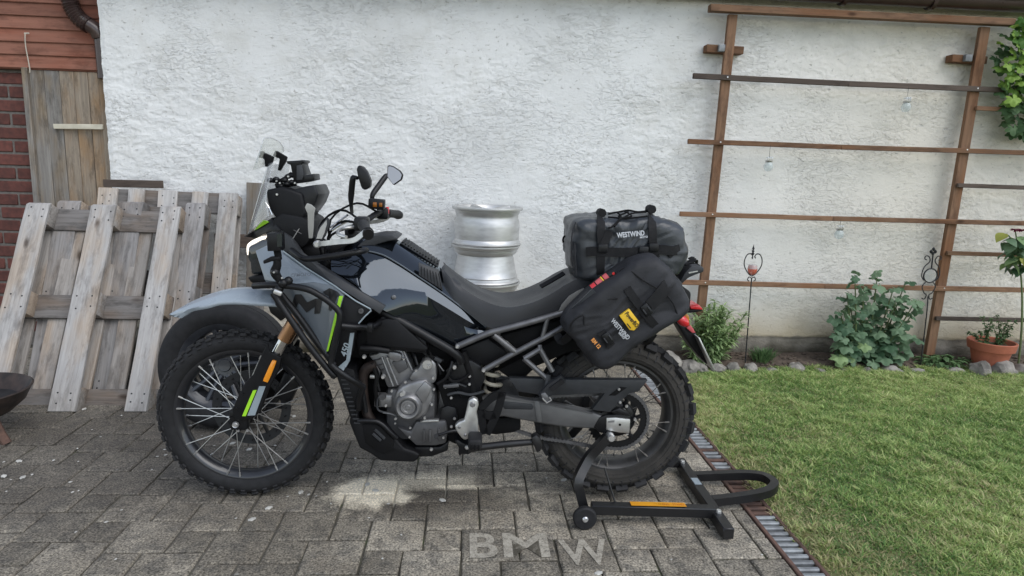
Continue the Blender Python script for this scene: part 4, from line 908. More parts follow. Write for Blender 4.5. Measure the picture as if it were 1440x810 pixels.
def disc(name, c, ro, ri, th, mat, parent, holes=0, hr=.006, teeth=0):
    b = bmesh.new(); n = max(teeth*4, 60)
    def ring(r, y, tooth=False): return [b.verts.new(((r+(.006 if tooth and k % 4 in (0, 1) else 0))*math.cos(2*math.pi*k/n), y, (r+(.006 if tooth and k % 4 in (0, 1) else 0))*math.sin(2*math.pi*k/n))) for k in range(n)]
    A, B, C, D = ring(ro, -th/2, teeth > 0), ring(ro, th/2, teeth > 0), ring(ri, th/2), ring(ri, -th/2)
    for P, Q in ((A, B), (B, C), (C, D), (D, A)):
        for k in range(n): b.faces.new((P[k], P[(k+1) % n], Q[(k+1) % n], Q[k]))
    return obj(b, name, mat, parent, Matrix.Translation(c), smooth=30)
bd = disc('brake_disc', (0, .062, RF), .16, .122, .005, 'iron', fw); 
for k in range(6):
    a = k*1.0472; tube('disc_arm', [(.04*math.cos(a+.3), .055, RF+.04*math.sin(a+.3)), (.128*math.cos(a), .062, RF+.128*math.sin(a))], .007, 'satin_black', fw, n=6, sub=1)
for k in range(24): a = k*.2618; lathe('disc_rivet', [(0, -.006), (.004, -.005), (.005, 0)], (.141*math.cos(a), .0615, RF+.141*math.sin(a)), 'satin_black', fw, n=6)
# front fork
AX = Vector((0, 0, RF)); TOPF = Vector((.40, 0, 1.06))
def forkpt(k, y): v = AX.lerp(TOPF, k); return (v.x, y, v.z)
for y in (-.098, .098):
    tube('fork_tube', [forkpt(.78, y), forkpt(1, y)], .0275, 'satin_black', bike, n=18, sub=1); tube('fork_tube', [forkpt(.47, y), forkpt(.78, y)], .028, 'gold', bike, n=18, sub=1); tube('fork_slider', [forkpt(.02, y), forkpt(.5, y)], .022, 'chrome', bike, n=16, sub=1)
    box('axle_clamp', forkpt(.02, y), (.07, .045, .085), 'satin_black', bike, bevel=.012)
tube('front_axle', [(0, -.125, RF), (0, .12, RF)], .013, 'satin_black', bike, n=12, sub=1); lathe('axle_bolt', [(0, -.012), (.006, -.012), (.007, -.006), (.011, -.008), (.013, 0)], (0, -.125, RF), 'bolt', bike, n=16)
G0 = [(0.134, 0.679), (0.141, 0.644), (0.185, 0.622), (0.177, 0.58), (0.13, 0.487), (0.098, 0.404), (0.065, 0.372), (0.02, 0.364), (-0.007, 0.372), (-0.009, 0.409), (0.016, 0.466), (0.047, 0.525), (0.075, 0.551), (0.109, 0.629)]
gd = prism('fork_guard', G0, -.132, -.115, 'plastic', bike, bevel=.005, seg=3); g2 = prism('fork_guard', [(x+.004, z) for x, z in G0], .115, .132, 'plastic', bike, bevel=.005)
RFL = [(0.148, 0.606), (0.155, 0.612), (0.163, 0.61), (0.164, 0.6), (0.135, 0.53), (0.127, 0.526), (0.118, 0.529), (0.117, 0.538)]
prism('reflector', RFL, -.139, -.13, 'orange', gd, bevel=.002, dense=3)
prism('guard_stripe', [(0.074, 0.49), (0.088, 0.492), (0.043, 0.386), (0.029, 0.386)], -.1345, -.13, 'green', gd, bevel=0)
prism('guard_stripe', [(0.098, 0.507), (0.122, 0.507), (0.078, 0.39), (0.049, 0.388)], -.1345, -.13, 'decal_grey', gd, bevel=0)
for q in [(0.012, 0.324), (0.047, 0.325), (-0.017, 0.38), (0.035, 0.477), (0.011, 0.417)]: bolts('guard_bolt', [q], -.13, .0045, 'bolt' if q[1] < .33 else 'satin_black', bike)
box('brake_caliper', (.15, .075, RF+.09), (.075, .06, .12), 'satin_black', bike, Matrix.Rotation(R(25), 3, 'Y'), bevel=.012)
tube('brake_hose', [(.13, .1, RF+.13), (.17, .11, RF+.3), (.25, .1, .82), (.33, .08, 1.0)], .005, 'satin_black', bike, n=6)
# triple clamps + steering head
box('lower_clamp', forkpt(.76, 0), (.075, .27, .045), 'satin_black', bike, Matrix.Rotation(R(-29), 3, 'Y'), bevel=.01); box('upper_clamp', forkpt(.99, 0), (.08, .26, .035), 'satin_black', bike, Matrix.Rotation(R(-29), 3, 'Y'), bevel=.01)
tube('steering_head', [(.34, 0, .80), (.475, 0, 1.05)], .036, 'satin_black', bike, n=14, sub=1)
# front fender
up = [(-0.281, 0.759), (-0.228, 0.791), (-0.19, 0.813), (-0.122, 0.843), (-0.062, 0.862), (-0.009, 0.87), (0.043, 0.871), (0.132, 0.864)]
lo = [(-0.23, 0.779), (-0.181, 0.78), (-0.143, 0.784), (-0.099, 0.799), (-0.056, 0.815), (0.002, 0.821), (0.066, 0.82), (0.161, 0.816)]
ws = [.02, .05, .07, .085, .092, .096, .1, .1]; rings = []
for (xu, zu), (xl, zl), w in zip(up, lo, ws):
    x = (xu+xl)/2; top = []
    zu -= .006; zl = min(zl+(.1-w)*.25, zu-.006); d = zu-zl
    sec = [(-w, 0), (-w*.96, .25), (-w*.80, .34), (-w*.70, .62), (-w*.44, .74), (-w*.26, .96), (0, 1)]; sec = sec+[(-a, k) for a, k in sec[-2::-1]]
    ring = [(xl+(xu-xl)*k, a, zl+d*k) for a, k in sec]; ring += [(q[0]+.003, q[1]*.94, q[2]-.006) for q in ring[::-1]]; rings.append(ring)
fd = loft('front_fender', [[tuple(v) for v in col] for col in zip(*[crom(list(c), 4) for c in zip(*rings)])], 'pale_slate', bike, smooth=70)
prism('fender_bracket', [(0.123, 0.827), (0.168, 0.82), (0.216, 0.787), (0.174, 0.753), (0.135, 0.786)], -.09, .09, 'satin_black', bike)

# ---- nose, screen and headlight
NOSE = [(0.034, 0, 1.071), (0.063, -0.03, 1.091), (0.159, -0.11, 1.152), (0.175, -0.125, 1.132), (0.2, -0.14, 1.106), (0.148, -0.12, 1.095), (0.124, -0.1, 1.089), (0.072, -0.05, 1.061)]
panel('nose_cowl', NOSE, .06, 'satin_black', bike, bevel=.004)
nm = [(x, -y, z) for x, y, z in NOSE]; panel('nose_cowl', nm, -.06, 'satin_black', bike, bevel=.004)
dr = [(0.05, -0.045, 1.002), (0.051, -0.05, 1.023), (0.056, -0.055, 1.039), (0.076, -0.07, 1.054), (0.101, -0.085, 1.066), (0.127, -0.1, 1.076)]
for s in (1, -1): ribbon('daytime_light', [(x, y*s, z) for x, y, z in dr], .011, .01, 'drl', bike, up=(-.6, -s, 0), sub=5)
HL = [(0.058, 1), (0.065, 1.039), (0.122, 1.071), (0.13, 1.057), (0.088, 1.026), (0.074, 0.997), (0.068, 0.937), (0.106, 0.944), (0.121, 0.935), (0.134, 1.013), (0.164, 1.047), (0.178, 1.029), (0.18, 1.098), (0.115, 1.089), (0.064, 1.063)]
prism('headlight', [(0.06, 0.995), (0.063, 1.039), (0.118, 1.07), (0.155, 1.078), (0.176, 1.064), (0.17, 0.998), (0.114, 0.937), (0.07, 0.932), (0.068, 0.98)], -.10, .10, 'lens_glass', bike, bevel=.012)
panel('nose_decal', [(0.072, -0.042, 1.096), (0.118, -0.09, 1.14), (0.138, -0.1, 1.138), (0.148, -0.112, 1.134), (0.089, -0.06, 1.103)], .004, 'green', bike, bevel=0)
prism('air_scoop', [(0.064, 0.926), (0.123, 0.937), (0.176, 0.908), (0.156, 0.892), (0.078, 0.906)], -.12, .12, 'plastic', bike, bevel=.006)
# wind screen: bowed sheet from the nose up to the deflector
cl = [(0.036, 1.071), (0.054, 1.13), (0.076, 1.196), (0.099, 1.272), (0.121, 1.342)]
nl = [(0.171, 1.159), (0.163, 1.193), (0.153, 1.225), (0.162, 1.287), (0.172, 1.351)]
rings = []
for (xc, zc), (xn, zn), w in zip(cl, nl, (.15, .145, .135, .125, .11)):
    k = w/.15; xn = xc+(xn-xc)*.9; fr = [(xc+(xn-xc)*(a*a), -w*a, zc+(zn-zc)*a*a) for a in np.linspace(-1, 1, 15)]; bk = [(x+.004, y*.985, z) for x, y, z in fr[::-1]]; rings.append(fr+bk)
rings = [[tuple(v) for v in col] for col in zip(*[crom(list(c), 3) for c in zip(*rings)])]
loft('wind_screen', rings, 'screen', bike, smooth=50)
tube('screen_edge', [(0.042, -0.02, 1.076), (0.068, -0.05, 1.132), (0.091, -0.06, 1.195), (0.115, -0.06, 1.27), (0.134, -0.05, 1.333)], .0025, 'chrome', bike, n=6)
tube('screen_edge', [(0.169, -0.14, 1.164), (0.158, -0.14, 1.192), (0.146, -0.135, 1.207)], .003, 'chrome', bike, n=6)
# clip-on deflector
df = [(0.094, -0.11, 1.321), (0.112, -0.11, 1.349), (0.127, -0.11, 1.396), (0.133, -0.09, 1.434), (0.132, -0.05, 1.441), (0.141, 0, 1.44), (0.149, 0.06, 1.428), (0.152, 0.09, 1.409), (0.149, 0.1, 1.393), (0.138, 0.04, 1.362), (0.128, -0.05, 1.337)]
panel('screen_deflector', df, .004, 'screen_clear', bike, bevel=.0012)
tube('deflector_edge', df[1:9], .0025, 'screen', bike, n=6)
prism('deflector_clamp', [(0.116, 1.393), (0.13, 1.384), (0.158, 1.372), (0.151, 1.349), (0.13, 1.334), (0.127, 1.364), (0.104, 1.368)], -.075, -.045, 'matt_black', bike, bevel=.003)
prism('deflector_clamp', [(0.136, 1.398), (0.178, 1.374), (0.172, 1.355), (0.16, 1.337), (0.15, 1.32), (0.143, 1.323), (0.152, 1.366), (0.126, 1.376)], .035, .06, 'matt_black', bike, bevel=.003)
# dash tower, hood and phone holder
prism('dash_tower', [(0.141, 1.252), (0.195, 1.264), (0.236, 1.255), (0.272, 1.243), (0.286, 1.17), (0.267, 1.138), (0.222, 1.126), (0.193, 1.117), (0.171, 1.153), (0.156, 1.177), (0.147, 1.205)], -.115, .115, 'plastic', bike, bevel=.01, seg=3)
prism('dash_hood', [(0.233, 1.254), (0.281, 1.269), (0.314, 1.275), (0.329, 1.241), (0.313, 1.202), (0.289, 1.169), (0.262, 1.155), (0.237, 1.194)], -.10, .10, 'satin_black', bike, bevel=.006)
prism('dash_side', [(0.2, 1.169), (0.272, 1.158), (0.3, 1.14), (0.298, 1.071), (0.277, 1.047), (0.23, 1.038), (0.2, 1.069), (0.162, 1.11), (0.169, 1.147)], -.125, .12, 'plastic', bike, bevel=.006)
for q in [(0.183, 1.237)]: bolts('dash_bolt', [q], -.116, .005, 'bolt', bike)
tube('antenna_star', [(0.238, -0.128, 1.077), (0.263, -0.128, 1.115)], .0018, 'bolt', bike, n=5); tube('antenna_star', [(0.27, -0.128, 1.096), (0.242, -0.128, 1.109)], .0015, 'frame_grey', bike, n=5)
prism('phone_holder', [(0.199, 1.358), (0.219, 1.36), (0.251, 1.363), (0.262, 1.365), (0.267, 1.356), (0.256, 1.35), (0.27, 1.308), (0.3, 1.315), (0.303, 1.291), (0.269, 1.282), (0.227, 1.275), (0.215, 1.346), (0.204, 1.348)], -.05, .05, 'satin_black', bike, bevel=.004)
prism('phone_clip', [(0.239, 1.343), (0.257, 1.347), (0.265, 1.308), (0.259, 1.29), (0.238, 1.289)], -.056, -.045, 'dark_grey', bike, bevel=.002)
random.seed(5)
for q in [(0.143, -0.06, 1.286), (0.162, -0.05, 1.29), (0.173, -0.04, 1.283), (0.194, -0.05, 1.288), (0.204, -0.04, 1.302), (0.216, -0.04, 1.281), (0.201, -0.05, 1.274), (0.179, -0.05, 1.266), (0.217, -0.03, 1.306), (0.163, -0.03, 1.268)]:
    b = bmesh.new(); bmesh.ops.create_icosphere(b, subdivisions=2, radius=.011, matrix=Matrix.Translation(q) @ Matrix.Diagonal((1.2, 1.4, .9, 1))); obj(b, 'ball_mount', 'satin_black', bike)
tube('mount_arm', [(0.14, -0.06, 1.286), (0.169, -0.05, 1.283), (0.194, -0.05, 1.295), (0.214, -0.03, 1.313)], .007, 'matt_black', bike); tube('mount_arm', [(0.158, -0.05, 1.265), (0.191, -0.04, 1.269), (0.231, -0.03, 1.276)], .009, 'matt_black', bike)
bolts('mount_bolt', [(0.169, 1.284), (0.212, 1.302), (0.181, 1.277), (0.236, 1.279)], -.068, .004, 'bolt', bike)

# ---- handlebar
HB = [(.56, -.425, 1.135), (.525, -.31, 1.15), (.50, -.2, 1.155), (.455, -.1, 1.12), (.435, -.04, 1.10), (.435, .04, 1.10), (.455, .1, 1.12), (.50, .2, 1.155), (.525, .31, 1.15), (.56, .425, 1.135)]
tube('handlebar', HB, .0125, 'satin_black', bike, n=12)
for s in (-1, 1):
    tube('grip', [(.525, s*.30, 1.15), (.545, s*.375, 1.142), (.56, s*.425, 1.135)], [.02, .0175, .021], 'grip', bike, n=16)
    box('switch_box', (.515, s*.265, 1.152), (.05, .055, .05), 'satin_black', bike, bevel=.01)
    tube('bar_end', [(.56, s*.425, 1.135), (.565, s*.443, 1.132)], .018, 'satin_black', bike, n=14, sub=1)
box('kill_switch', (.535, .262, 1.165), (.012, .03, .03), 'red', bike, bevel=.003)
box('handlebar_riser', (.437, 0, 1.085), (.05, .11, .06), 'satin_black', bike, bevel=.008)
LV1 = [(0.556, -0.43, 1.142), (0.543, -0.43, 1.131), (0.514, -0.42, 1.11), (0.463, -0.39, 1.101), (0.396, -0.34, 1.087), (0.37, -0.31, 1.081)]
ribbon('hand_guard_bar', LV1, .017, .007, 'alu', bike, up=(-.3, -1, .2), sub=3)
LV2 = [(x-.02, -y, z) for x, y, z in LV1]; ribbon('hand_guard_bar', LV2, .017, .007, 'alu', bike, up=(-.3, 1, .2), sub=3)
lathe('guard_pivot', [(0, -.012), (.008, -.012), (.013, -.006), (.013, .01)], LV1[-1], 'alu', bike, n=14)
panel('hand_guard', [(0.343, -0.36, 1.209), (0.35, -0.36, 1.223), (0.364, -0.36, 1.219), (0.378, -0.36, 1.207), (0.371, -0.35, 1.189), (0.363, -0.33, 1.138), (0.354, -0.31, 1.101), (0.341, -0.31, 1.1), (0.344, -0.33, 1.137), (0.349, -0.35, 1.188)], .006, 'guard_clear', bike, bevel=.002)
panel('hand_guard', [(0.334, -0.2, 1.082), (0.341, -0.2, 1.108), (0.354, -0.2, 1.133), (0.382, -0.2, 1.165), (0.39, -0.2, 1.156), (0.39, -0.2, 1.141), (0.375, -0.2, 1.099), (0.361, -0.2, 1.081)], .006, 'dark_grey', bike, bevel=.002)
panel('guard_insert', [(0.342, -0.204, 1.088), (0.348, -0.204, 1.109), (0.358, -0.204, 1.13), (0.379, -0.204, 1.156), (0.38, -0.204, 1.141), (0.371, -0.204, 1.109), (0.361, -0.204, 1.088)], .003, 'guard_clear', bike, bevel=0)
# levers, reservoir, cables
tube('clutch_lever', [(.50, -.26, 1.14), (.45, -.3, 1.135), (.455, -.38, 1.125), (.49, -.42, 1.12)], .006, 'alu', bike, n=8)
tube('brake_lever', [(.50, .26, 1.14), (.45, .3, 1.135), (.455, .38, 1.125), (.49, .42, 1.12)], .006, 'alu', bike, n=8)
rs = box('brake_reservoir', (.50, .19, 1.195), (.066, .045, .042), 'satin_black', bike, Matrix.Rotation(R(4), 3, 'Y'), bevel=.006); box('reservoir_window', (.495, .1655, 1.193), (.016, .006, .02), 'amber', rs, bevel=.002); box('reservoir_window', (.519, .1655, 1.193), (.013, .006, .017), 'amber', rs, bevel=.002)
for a in ([(.50, -.24, 1.15), (.43, -.2, 1.15), (.36, -.1, 1.08), (.36, -.05, .98)], [(.50, -.22, 1.16), (.42, -.16, 1.19), (.33, -.1, 1.12), (.33, -.06, .98)], [(.50, .2, 1.16), (.43, .12, 1.2), (.35, 0, 1.14), (.34, .03, 1.0)], [(.47, -.15, 1.13), (.39, -.17, 1.10), (.36, -.15, 1.02), (.42, -.13, .95)]):
    tube('cable', a, .0045, 'matt_black', bike, n=6)
for a in ([(0.391, -0.2, 1.13), (0.418, -0.18, 1.15), (0.449, -0.17, 1.174)], [(0.4, -0.22, 1.12), (0.426, -0.2, 1.139), (0.462, -0.2, 1.157)]): tube('cable', a, .004, 'chrome', bike, n=6)
# mirrors
tube('mirror_stem', [(0.476, -0.24, 1.184), (0.474, -0.24, 1.212), (0.475, -0.25, 1.236), (0.48, -0.26, 1.272), (0.486, -0.27, 1.306), (0.491, -0.27, 1.31), (0.504, -0.28, 1.309)], [.006, .007, .011, .011, .009, .006], 'satin_black', bike, n=10)
prism('mirror_housing', [(0.504, 1.34), (0.511, 1.353), (0.524, 1.35), (0.539, 1.333), (0.552, 1.301), (0.55, 1.28), (0.531, 1.269), (0.521, 1.275), (0.51, 1.309)], -.305, -.265, 'satin_black', bike, bevel=.012, seg=3)
tube('mirror_stem', [(0.475, 0.22, 1.179), (0.477, 0.22, 1.205), (0.478, 0.22, 1.231), (0.5, 0.25, 1.269), (0.524, 0.28, 1.307), (0.534, 0.28, 1.312)], [.008, .009, .012, .012, .007], 'satin_black', bike, n=10)
MH = [(0.531, 1.353), (0.54, 1.355), (0.556, 1.351), (0.585, 1.333), (0.597, 1.316), (0.592, 1.295), (0.56, 1.271), (0.553, 1.274), (0.529, 1.307)]
mh = prism('mirror_housing', MH, .285, .315, 'satin_black', bike, bevel=.004); zm = min(z for x, z in MH)
mc = (sum(p[0] for p in MH)/9, sum(p[1] for p in MH)/9)
panel('mirror_glass', [(mc[0]+(x-mc[0])*.88, .266+(z-zm)*.22, mc[1]+(z-mc[1])*.88) for x, z in MH], .004, 'mirror', mh, bevel=0)

# ---- fairing side panels
def both(name, pts, th, mat, **k):
    a = panel(name, pts, th, mat, bike, **k); panel(name, [(x, -y, z) for x, y, z in pts], -th, mat, bike, **k); return a
both('upper_shroud', [(0.098, -0.12, 1.027), (0.151, -0.13, 1.053), (0.208, -0.15, 1.031), (0.299, -0.19, 0.978), (0.412, -0.248, 0.925), (0.344, -0.255, 0.938), (0.264, -0.245, 0.927), (0.144, -0.17, 0.926)], .03, 'slate_sky_lit')
ls = both('radiator_shroud', [(0.144, -0.17, 0.926), (0.264, -0.245, 0.927), (0.344, -0.255, 0.938), (0.412, -0.25, 0.926), (0.449, -0.262, 0.893), (0.425, -0.27, 0.811), (0.389, -0.265, 0.693), (0.375, -0.26, 0.662), (0.304, -0.235, 0.742), (0.22, -0.195, 0.843)], .03, 'slate')
rs2 = both('shroud_tail', [(0.449, -0.258, 0.889), (0.489, -0.258, 0.872), (0.543, -0.25, 0.84), (0.523, -0.255, 0.82), (0.495, -0.258, 0.791), (0.487, -0.258, 0.751), (0.476, -0.255, 0.692), (0.456, -0.25, 0.628), (0.428, -0.25, 0.612), (0.393, -0.252, 0.636), (0.377, -0.257, 0.661), (0.388, -0.26, 0.692), (0.424, -0.265, 0.81)], .03, 'plastic')
tube('shroud_edge', [(0.209, -0.156, 1.034), (0.3, -0.196, 0.98), (0.413, -0.252, 0.927), (0.489, -0.262, 0.875), (0.541, -0.256, 0.845), (0.543, -0.256, 0.839), (0.524, -0.26, 0.821), (0.499, -0.262, 0.792)], .0028, 'decal_grey', bike, n=6, sub=1)
both('side_trim', [(0.189, -0.13, 1.112), (0.235, -0.15, 1.084), (0.282, -0.18, 1.026), (0.317, -0.19, 1.005), (0.457, -0.22, 0.929), (0.59, -0.225, 0.849), (0.57, -0.232, 0.821), (0.543, -0.235, 0.842), (0.409, -0.235, 0.928), (0.297, -0.185, 0.981), (0.206, -0.145, 1.038)], .04, 'dark_grey')
decal('shroud_stripe', [(0.432, 0.892), (0.446, 0.893), (0.435, 0.85), (0.391, 0.689), (0.384, 0.688), (0.409, 0.792)], ls, 'green', ls, .004)
decal('logo_letter', [(0.251, 0.841), (0.273, 0.891), (0.296, 0.892), (0.315, 0.863), (0.348, 0.88), (0.372, 0.88), (0.362, 0.826), (0.341, 0.823), (0.348, 0.853), (0.312, 0.825), (0.285, 0.861), (0.267, 0.832)], ls, 'decal_black', ls)
decal('logo_letter', [(0.373, 0.904), (0.396, 0.918), (0.425, 0.907), (0.437, 0.893), (0.425, 0.888), (0.409, 0.848), (0.399, 0.834), (0.393, 0.84), (0.406, 0.883), (0.38, 0.896)], ls, 'decal_black', ls)
o450 = [(0.439, -0.268, 0.672)][0]; e450 = [(0.47, -0.268, 0.769)][0]
text('450', .033, (o450[0]+.016, -.27, o450[2]-.004), Vector(e450)-Vector(o450), (-1, 0, .2), 'decal_grey', bike, 'model_lettering', bold=.0006, shear=.15)
decal('shroud_stripe', [(0.469, 0.757), (0.484, 0.758), (0.466, 0.652), (0.443, 0.614), (0.418, 0.622), (0.452, 0.653)], rs2, 'decal_grey', rs2, .004)
lathe('shroud_screw', [(0, -.002), (.004, -.002), (.005, -.006), (.009, -.006), (.01, 0)], [(0.509, -0.264, 0.839)][0], 'frame_grey', bike, n=14)
cf = [(0.26, -0.245, 0.955)][0]; text('CFMOTO', .017, (cf[0], -.252, cf[2]), (1, 0, .08), (0, .35, 1), 'slate', bike, 'brand_lettering', shear=.2, bold=.0002)
# radiator
prism('radiator', [(0.397, 0.598), (0.423, 0.612), (0.468, 0.599), (0.488, 0.53), (0.468, 0.403), (0.452, 0.414)], -.20, .20, 'plastic', bike, bevel=.004)
for i in range(11):
    z = .39+.017*i; x = np.interp(z, [.36, .6], [.475, .41]); box('radiator_fin', (x+.012, -.2015, z), (.022, .006, .004), 'dark_grey', bike, bevel=0)
# added dark filler core between head and engine, so the bike is closed where the photo is
prism('dark_core', [(0.149, 1.083), (0.283, 1.032), (0.454, 0.94), (0.617, 0.817), (0.841, 0.678), (0.905, 0.562), (0.873, 0.443), (0.618, 0.528), (0.506, 0.6), (0.368, 0.612), (0.262, 0.782), (0.183, 0.892)], -.075, .075, 'matt_black', bike, bevel=.01)

# ---- crash bars
YB = -.30
tube('crash_bar', [(0.128, -0.24, 0.917), (0.2, -0.29, 0.931), (0.269, -0.3, 0.931), (0.333, -0.305, 0.921), (0.379, -0.305, 0.897), (0.413, -0.305, 0.872), (0.437, -0.305, 0.847), (0.442, -0.305, 0.822), (0.431, -0.305, 0.762), (0.409, -0.3, 0.669), (0.413, -0.3, 0.643), (0.455, -0.295, 0.607), (0.489, -0.28, 0.579), (0.512, -0.25, 0.55)], .0115, 'satin_black', bike, n=12)
tube('crash_bar', [(0.209, -0.29, 0.903), (0.268, -0.3, 0.815), (0.335, -0.3, 0.712), (0.407, -0.295, 0.615), (0.416, -0.29, 0.605)], .0115, 'satin_black', bike, n=12)
tube('crash_bar', [(0.214, -0.24, 0.899), (0.285, -0.25, 0.811), (0.358, -0.25, 0.702), (0.408, -0.25, 0.633)], .0115, 'satin_black', bike, n=12)
tube('crash_bar', [(0.445, -0.3, 0.792), (0.492, -0.28, 0.783), (0.541, -0.24, 0.774), (0.567, -0.19, 0.784)], .0115, 'satin_black', bike, n=12)
tube('crash_bar', [(0.252, -0.2, 1.043), (0.302, -0.25, 1.023), (0.342, -0.26, 1.023), (0.416, -0.26, 1.035), (0.5, -0.24, 1.049), (0.518, -0.2, 1.05)], .0115, 'satin_black', bike, n=12)
tube('crash_bar', [(0.512, -0.25, 0.55), (0.495, -0.23, 0.499), (0.487, -0.2, 0.446)], .0115, 'satin_black', bike, n=12)
for pts in ([(.155, .24, .93), (.25, .3, .93), (.42, .3, .87), (.45, .3, .8), (.42, .3, .65), (.5, .26, .57)],): tube('crash_bar', pts, .0115, 'satin_black', bike, n=12)
box('bar_clamp', [(0.547, -0.3, 0.788)][0], (.02, .03, .03), 'satin_black', bike, bevel=.004)

# ---- tank
st = [  # px x: top on the centre line, ridge, mid flank, lower edge
 [(0.362, 0, 1.027), (0.38, -0.09, 1.016), (0.38, -0.14, 1.002), (0.386, -0.17, 0.969)],
 [(0.486, 0, 1.083), (0.489, -0.105, 1.037), (0.473, -0.165, 0.981), (0.48, -0.205, 0.924)],
 [(0.582, 0, 1.08), (0.562, -0.115, 1.024), (0.532, -0.18, 0.937), (0.537, -0.215, 0.864)],
 [(0.643, 0, 1.048), (0.63, -0.125, 0.99), (0.6, -0.185, 0.897), (0.598, -0.205, 0.821)],
 [(0.71, 0, 1.007), (0.7, -0.135, 0.947), (0.683, -0.175, 0.859), (0.678, -0.175, 0.772)],
 [(0.755, 0, 0.977), (0.764, -0.135, 0.905), (0.761, -0.155, 0.818), (0.773, -0.15, 0.72)],
 [(0.784, 0, 0.952), (0.832, -0.13, 0.856), (0.836, -0.14, 0.778), (0.849, -0.14, 0.683)],
 [(0.835, 0, 0.882), (0.895, -0.13, 0.807), (0.899, -0.135, 0.75), (0.903, -0.14, 0.701)],
 [(0.894, 0, 0.81), (0.959, -0.128, 0.755), (0.959, -0.13, 0.741), (0.959, -0.13, 0.727)]]
rings = []
for T, Rg, Mi, Lo in st:
    T, Rg, Mi, Lo = map(Vector, (T, Rg, Mi, Lo)); h1 = T+(Rg-T)*.5+Vector((0, 0, (T.z-Rg.z)*.28)); h2 = T+(Rg-T)*.85+Vector((0, 0, (T.z-Rg.z)*.14)); m1 = Rg.lerp(Mi, .5)+Vector((0, -.012, 0)); m2 = Mi.lerp(Lo, .5)+Vector((0, -.006, 0))
    half = [T, h1, h2, Rg, Rg+Vector((0, .001, -.004)), m1, Mi, m2, Lo]; far = [Vector((v.x, -v.y, v.z)) for v in half[:0:-1]]; rings.append([tuple(v) for v in half+far])
def dens(rings, sub): return [[tuple(v) for v in col] for col in zip(*[crom(list(c), sub) for c in zip(*rings)])]
tank = loft('fuel_tank', dens(rings, 4), 'gloss_black', bike, smooth=30)
ridge = [Vector(s[1])+Vector((0, -.002, .001)) for s in st[1:]]; tube('tank_ridge', ridge, .0028, 'slate', bike, n=6)
panel('tank_pad', [(0.7, -0.125, 0.998), (0.73, -0.12, 0.987), (0.775, -0.115, 0.971), (0.784, -0.125, 0.936), (0.794, -0.135, 0.895), (0.75, -0.138, 0.924), (0.703, -0.138, 0.953)], .012, 'dark_grey', bike, bevel=.002)
for i in range(7): tube('pad_rib', [(0.708, -0.128, 0.99), (0.787, -0.138, 0.912)] if False else [Vector([(0.712, -0.131, 0.986)][0]).lerp(Vector([(0.776, -0.131, 0.961)][0]), i/6)+Vector((0, -.004, 0)), Vector([(0.713, -0.139, 0.95)][0]).lerp(Vector([(0.788, -0.139, 0.903)][0]), i/6)+Vector((0, -.003, 0))], .0018, 'plastic', bike, n=5, sub=1)
prism('tank_cover', [(0.453, 1.034), (0.475, 1.059), (0.507, 1.085), (0.55, 1.094), (0.598, 1.096), (0.618, 1.085), (0.614, 1.077), (0.582, 1.072), (0.539, 1.058), (0.496, 1.031), (0.464, 1.018)], -.085, .085, 'dark_grey', bike, bevel=.01, seg=3)
panel('cover_top', [(0.511, -0.04, 1.087), (0.526, 0, 1.086), (0.565, 0.04, 1.086), (0.587, 0.06, 1.083), (0.6, 0.02, 1.081), (0.574, -0.03, 1.082), (0.535, -0.06, 1.083)], .006, 'pale_slate', bike, bevel=.002)
panel('top_pad', [(0.621, -0.03, 1.061), (0.63, 0.05, 1.069), (0.657, 0.06, 1.056), (0.77, 0.06, 0.98), (0.768, -0.02, 0.967), (0.688, -0.03, 1.021)], .012, 'dark_grey', bike, bevel=.003)
for i in range(13):
    a = Vector([(0.629, -0.02, 1.056)][0]).lerp(Vector([(0.766, -0.02, 0.975)][0]), i/12); c = Vector([(0.636, 0.055, 1.063)][0]).lerp(Vector([(0.768, 0.055, 0.979)][0]), i/12); tube('pad_rib', [a+Vector((0, -.004, .006)), c+Vector((0, 0, .006))], .0035, 'satin_black', bike, n=5, sub=1)
# tank badge
bolts('tank_badge', [(0.617, 0.878)], -.197, .009, 'frame_grey', bike, h=.004)

# ---- seat
ss_ = [ # top centre, upper edge, lower edge
 [(0.795, 0, 0.978), (0.784, -0.07, 0.974), (0.795, -0.1, 0.913)],
 [(0.849, 0, 0.934), (0.819, -0.1, 0.941), (0.84, -0.128, 0.853)],
 [(0.915, 0, 0.883), (0.88, -0.12, 0.896), (0.895, -0.14, 0.812)],
 [(0.992, 0, 0.847), (0.954, -0.135, 0.857), (0.961, -0.15, 0.763)],
 [(1.07, 0, 0.837), (1.035, -0.15, 0.839), (1.037, -0.155, 0.752)],
 [(1.144, 0, 0.854), (1.12, -0.155, 0.856), (1.118, -0.15, 0.774)],
 [(1.211, 0, 0.893), (1.195, -0.155, 0.891), (1.195, -0.14, 0.796)],
 [(1.278, 0, 0.938), (1.259, -0.15, 0.932), (1.266, -0.135, 0.819)],
 [(1.351, 0, 0.971), (1.324, -0.14, 0.959), (1.338, -0.125, 0.84)],
 [(1.489, 0, 0.992), (1.462, -0.13, 0.977), (1.469, -0.12, 0.89)],
 [(1.618, 0, 1.007), (1.593, -0.1, 0.992), (1.599, -0.09, 0.935)]]
rings = []
for T, E_, L_ in ss_:
    T, E_, L_ = map(Vector, (T, E_, L_)); q1 = T+(E_-T)*.55+Vector((0, 0, (T.z-E_.z)*.35)); q2 = E_.lerp(L_, .25)+Vector((0, -.006, 0)); q3 = E_.lerp(L_, .65)+Vector((0, -.004, 0)); half = [T, T+(E_-T)*.25+Vector((0, 0, (T.z-E_.z)*.2)), q1, E_, q2, q3, L_]; rings.append([tuple(v) for v in half+[Vector((v.x, -v.y, v.z)) for v in half[:0:-1]]])
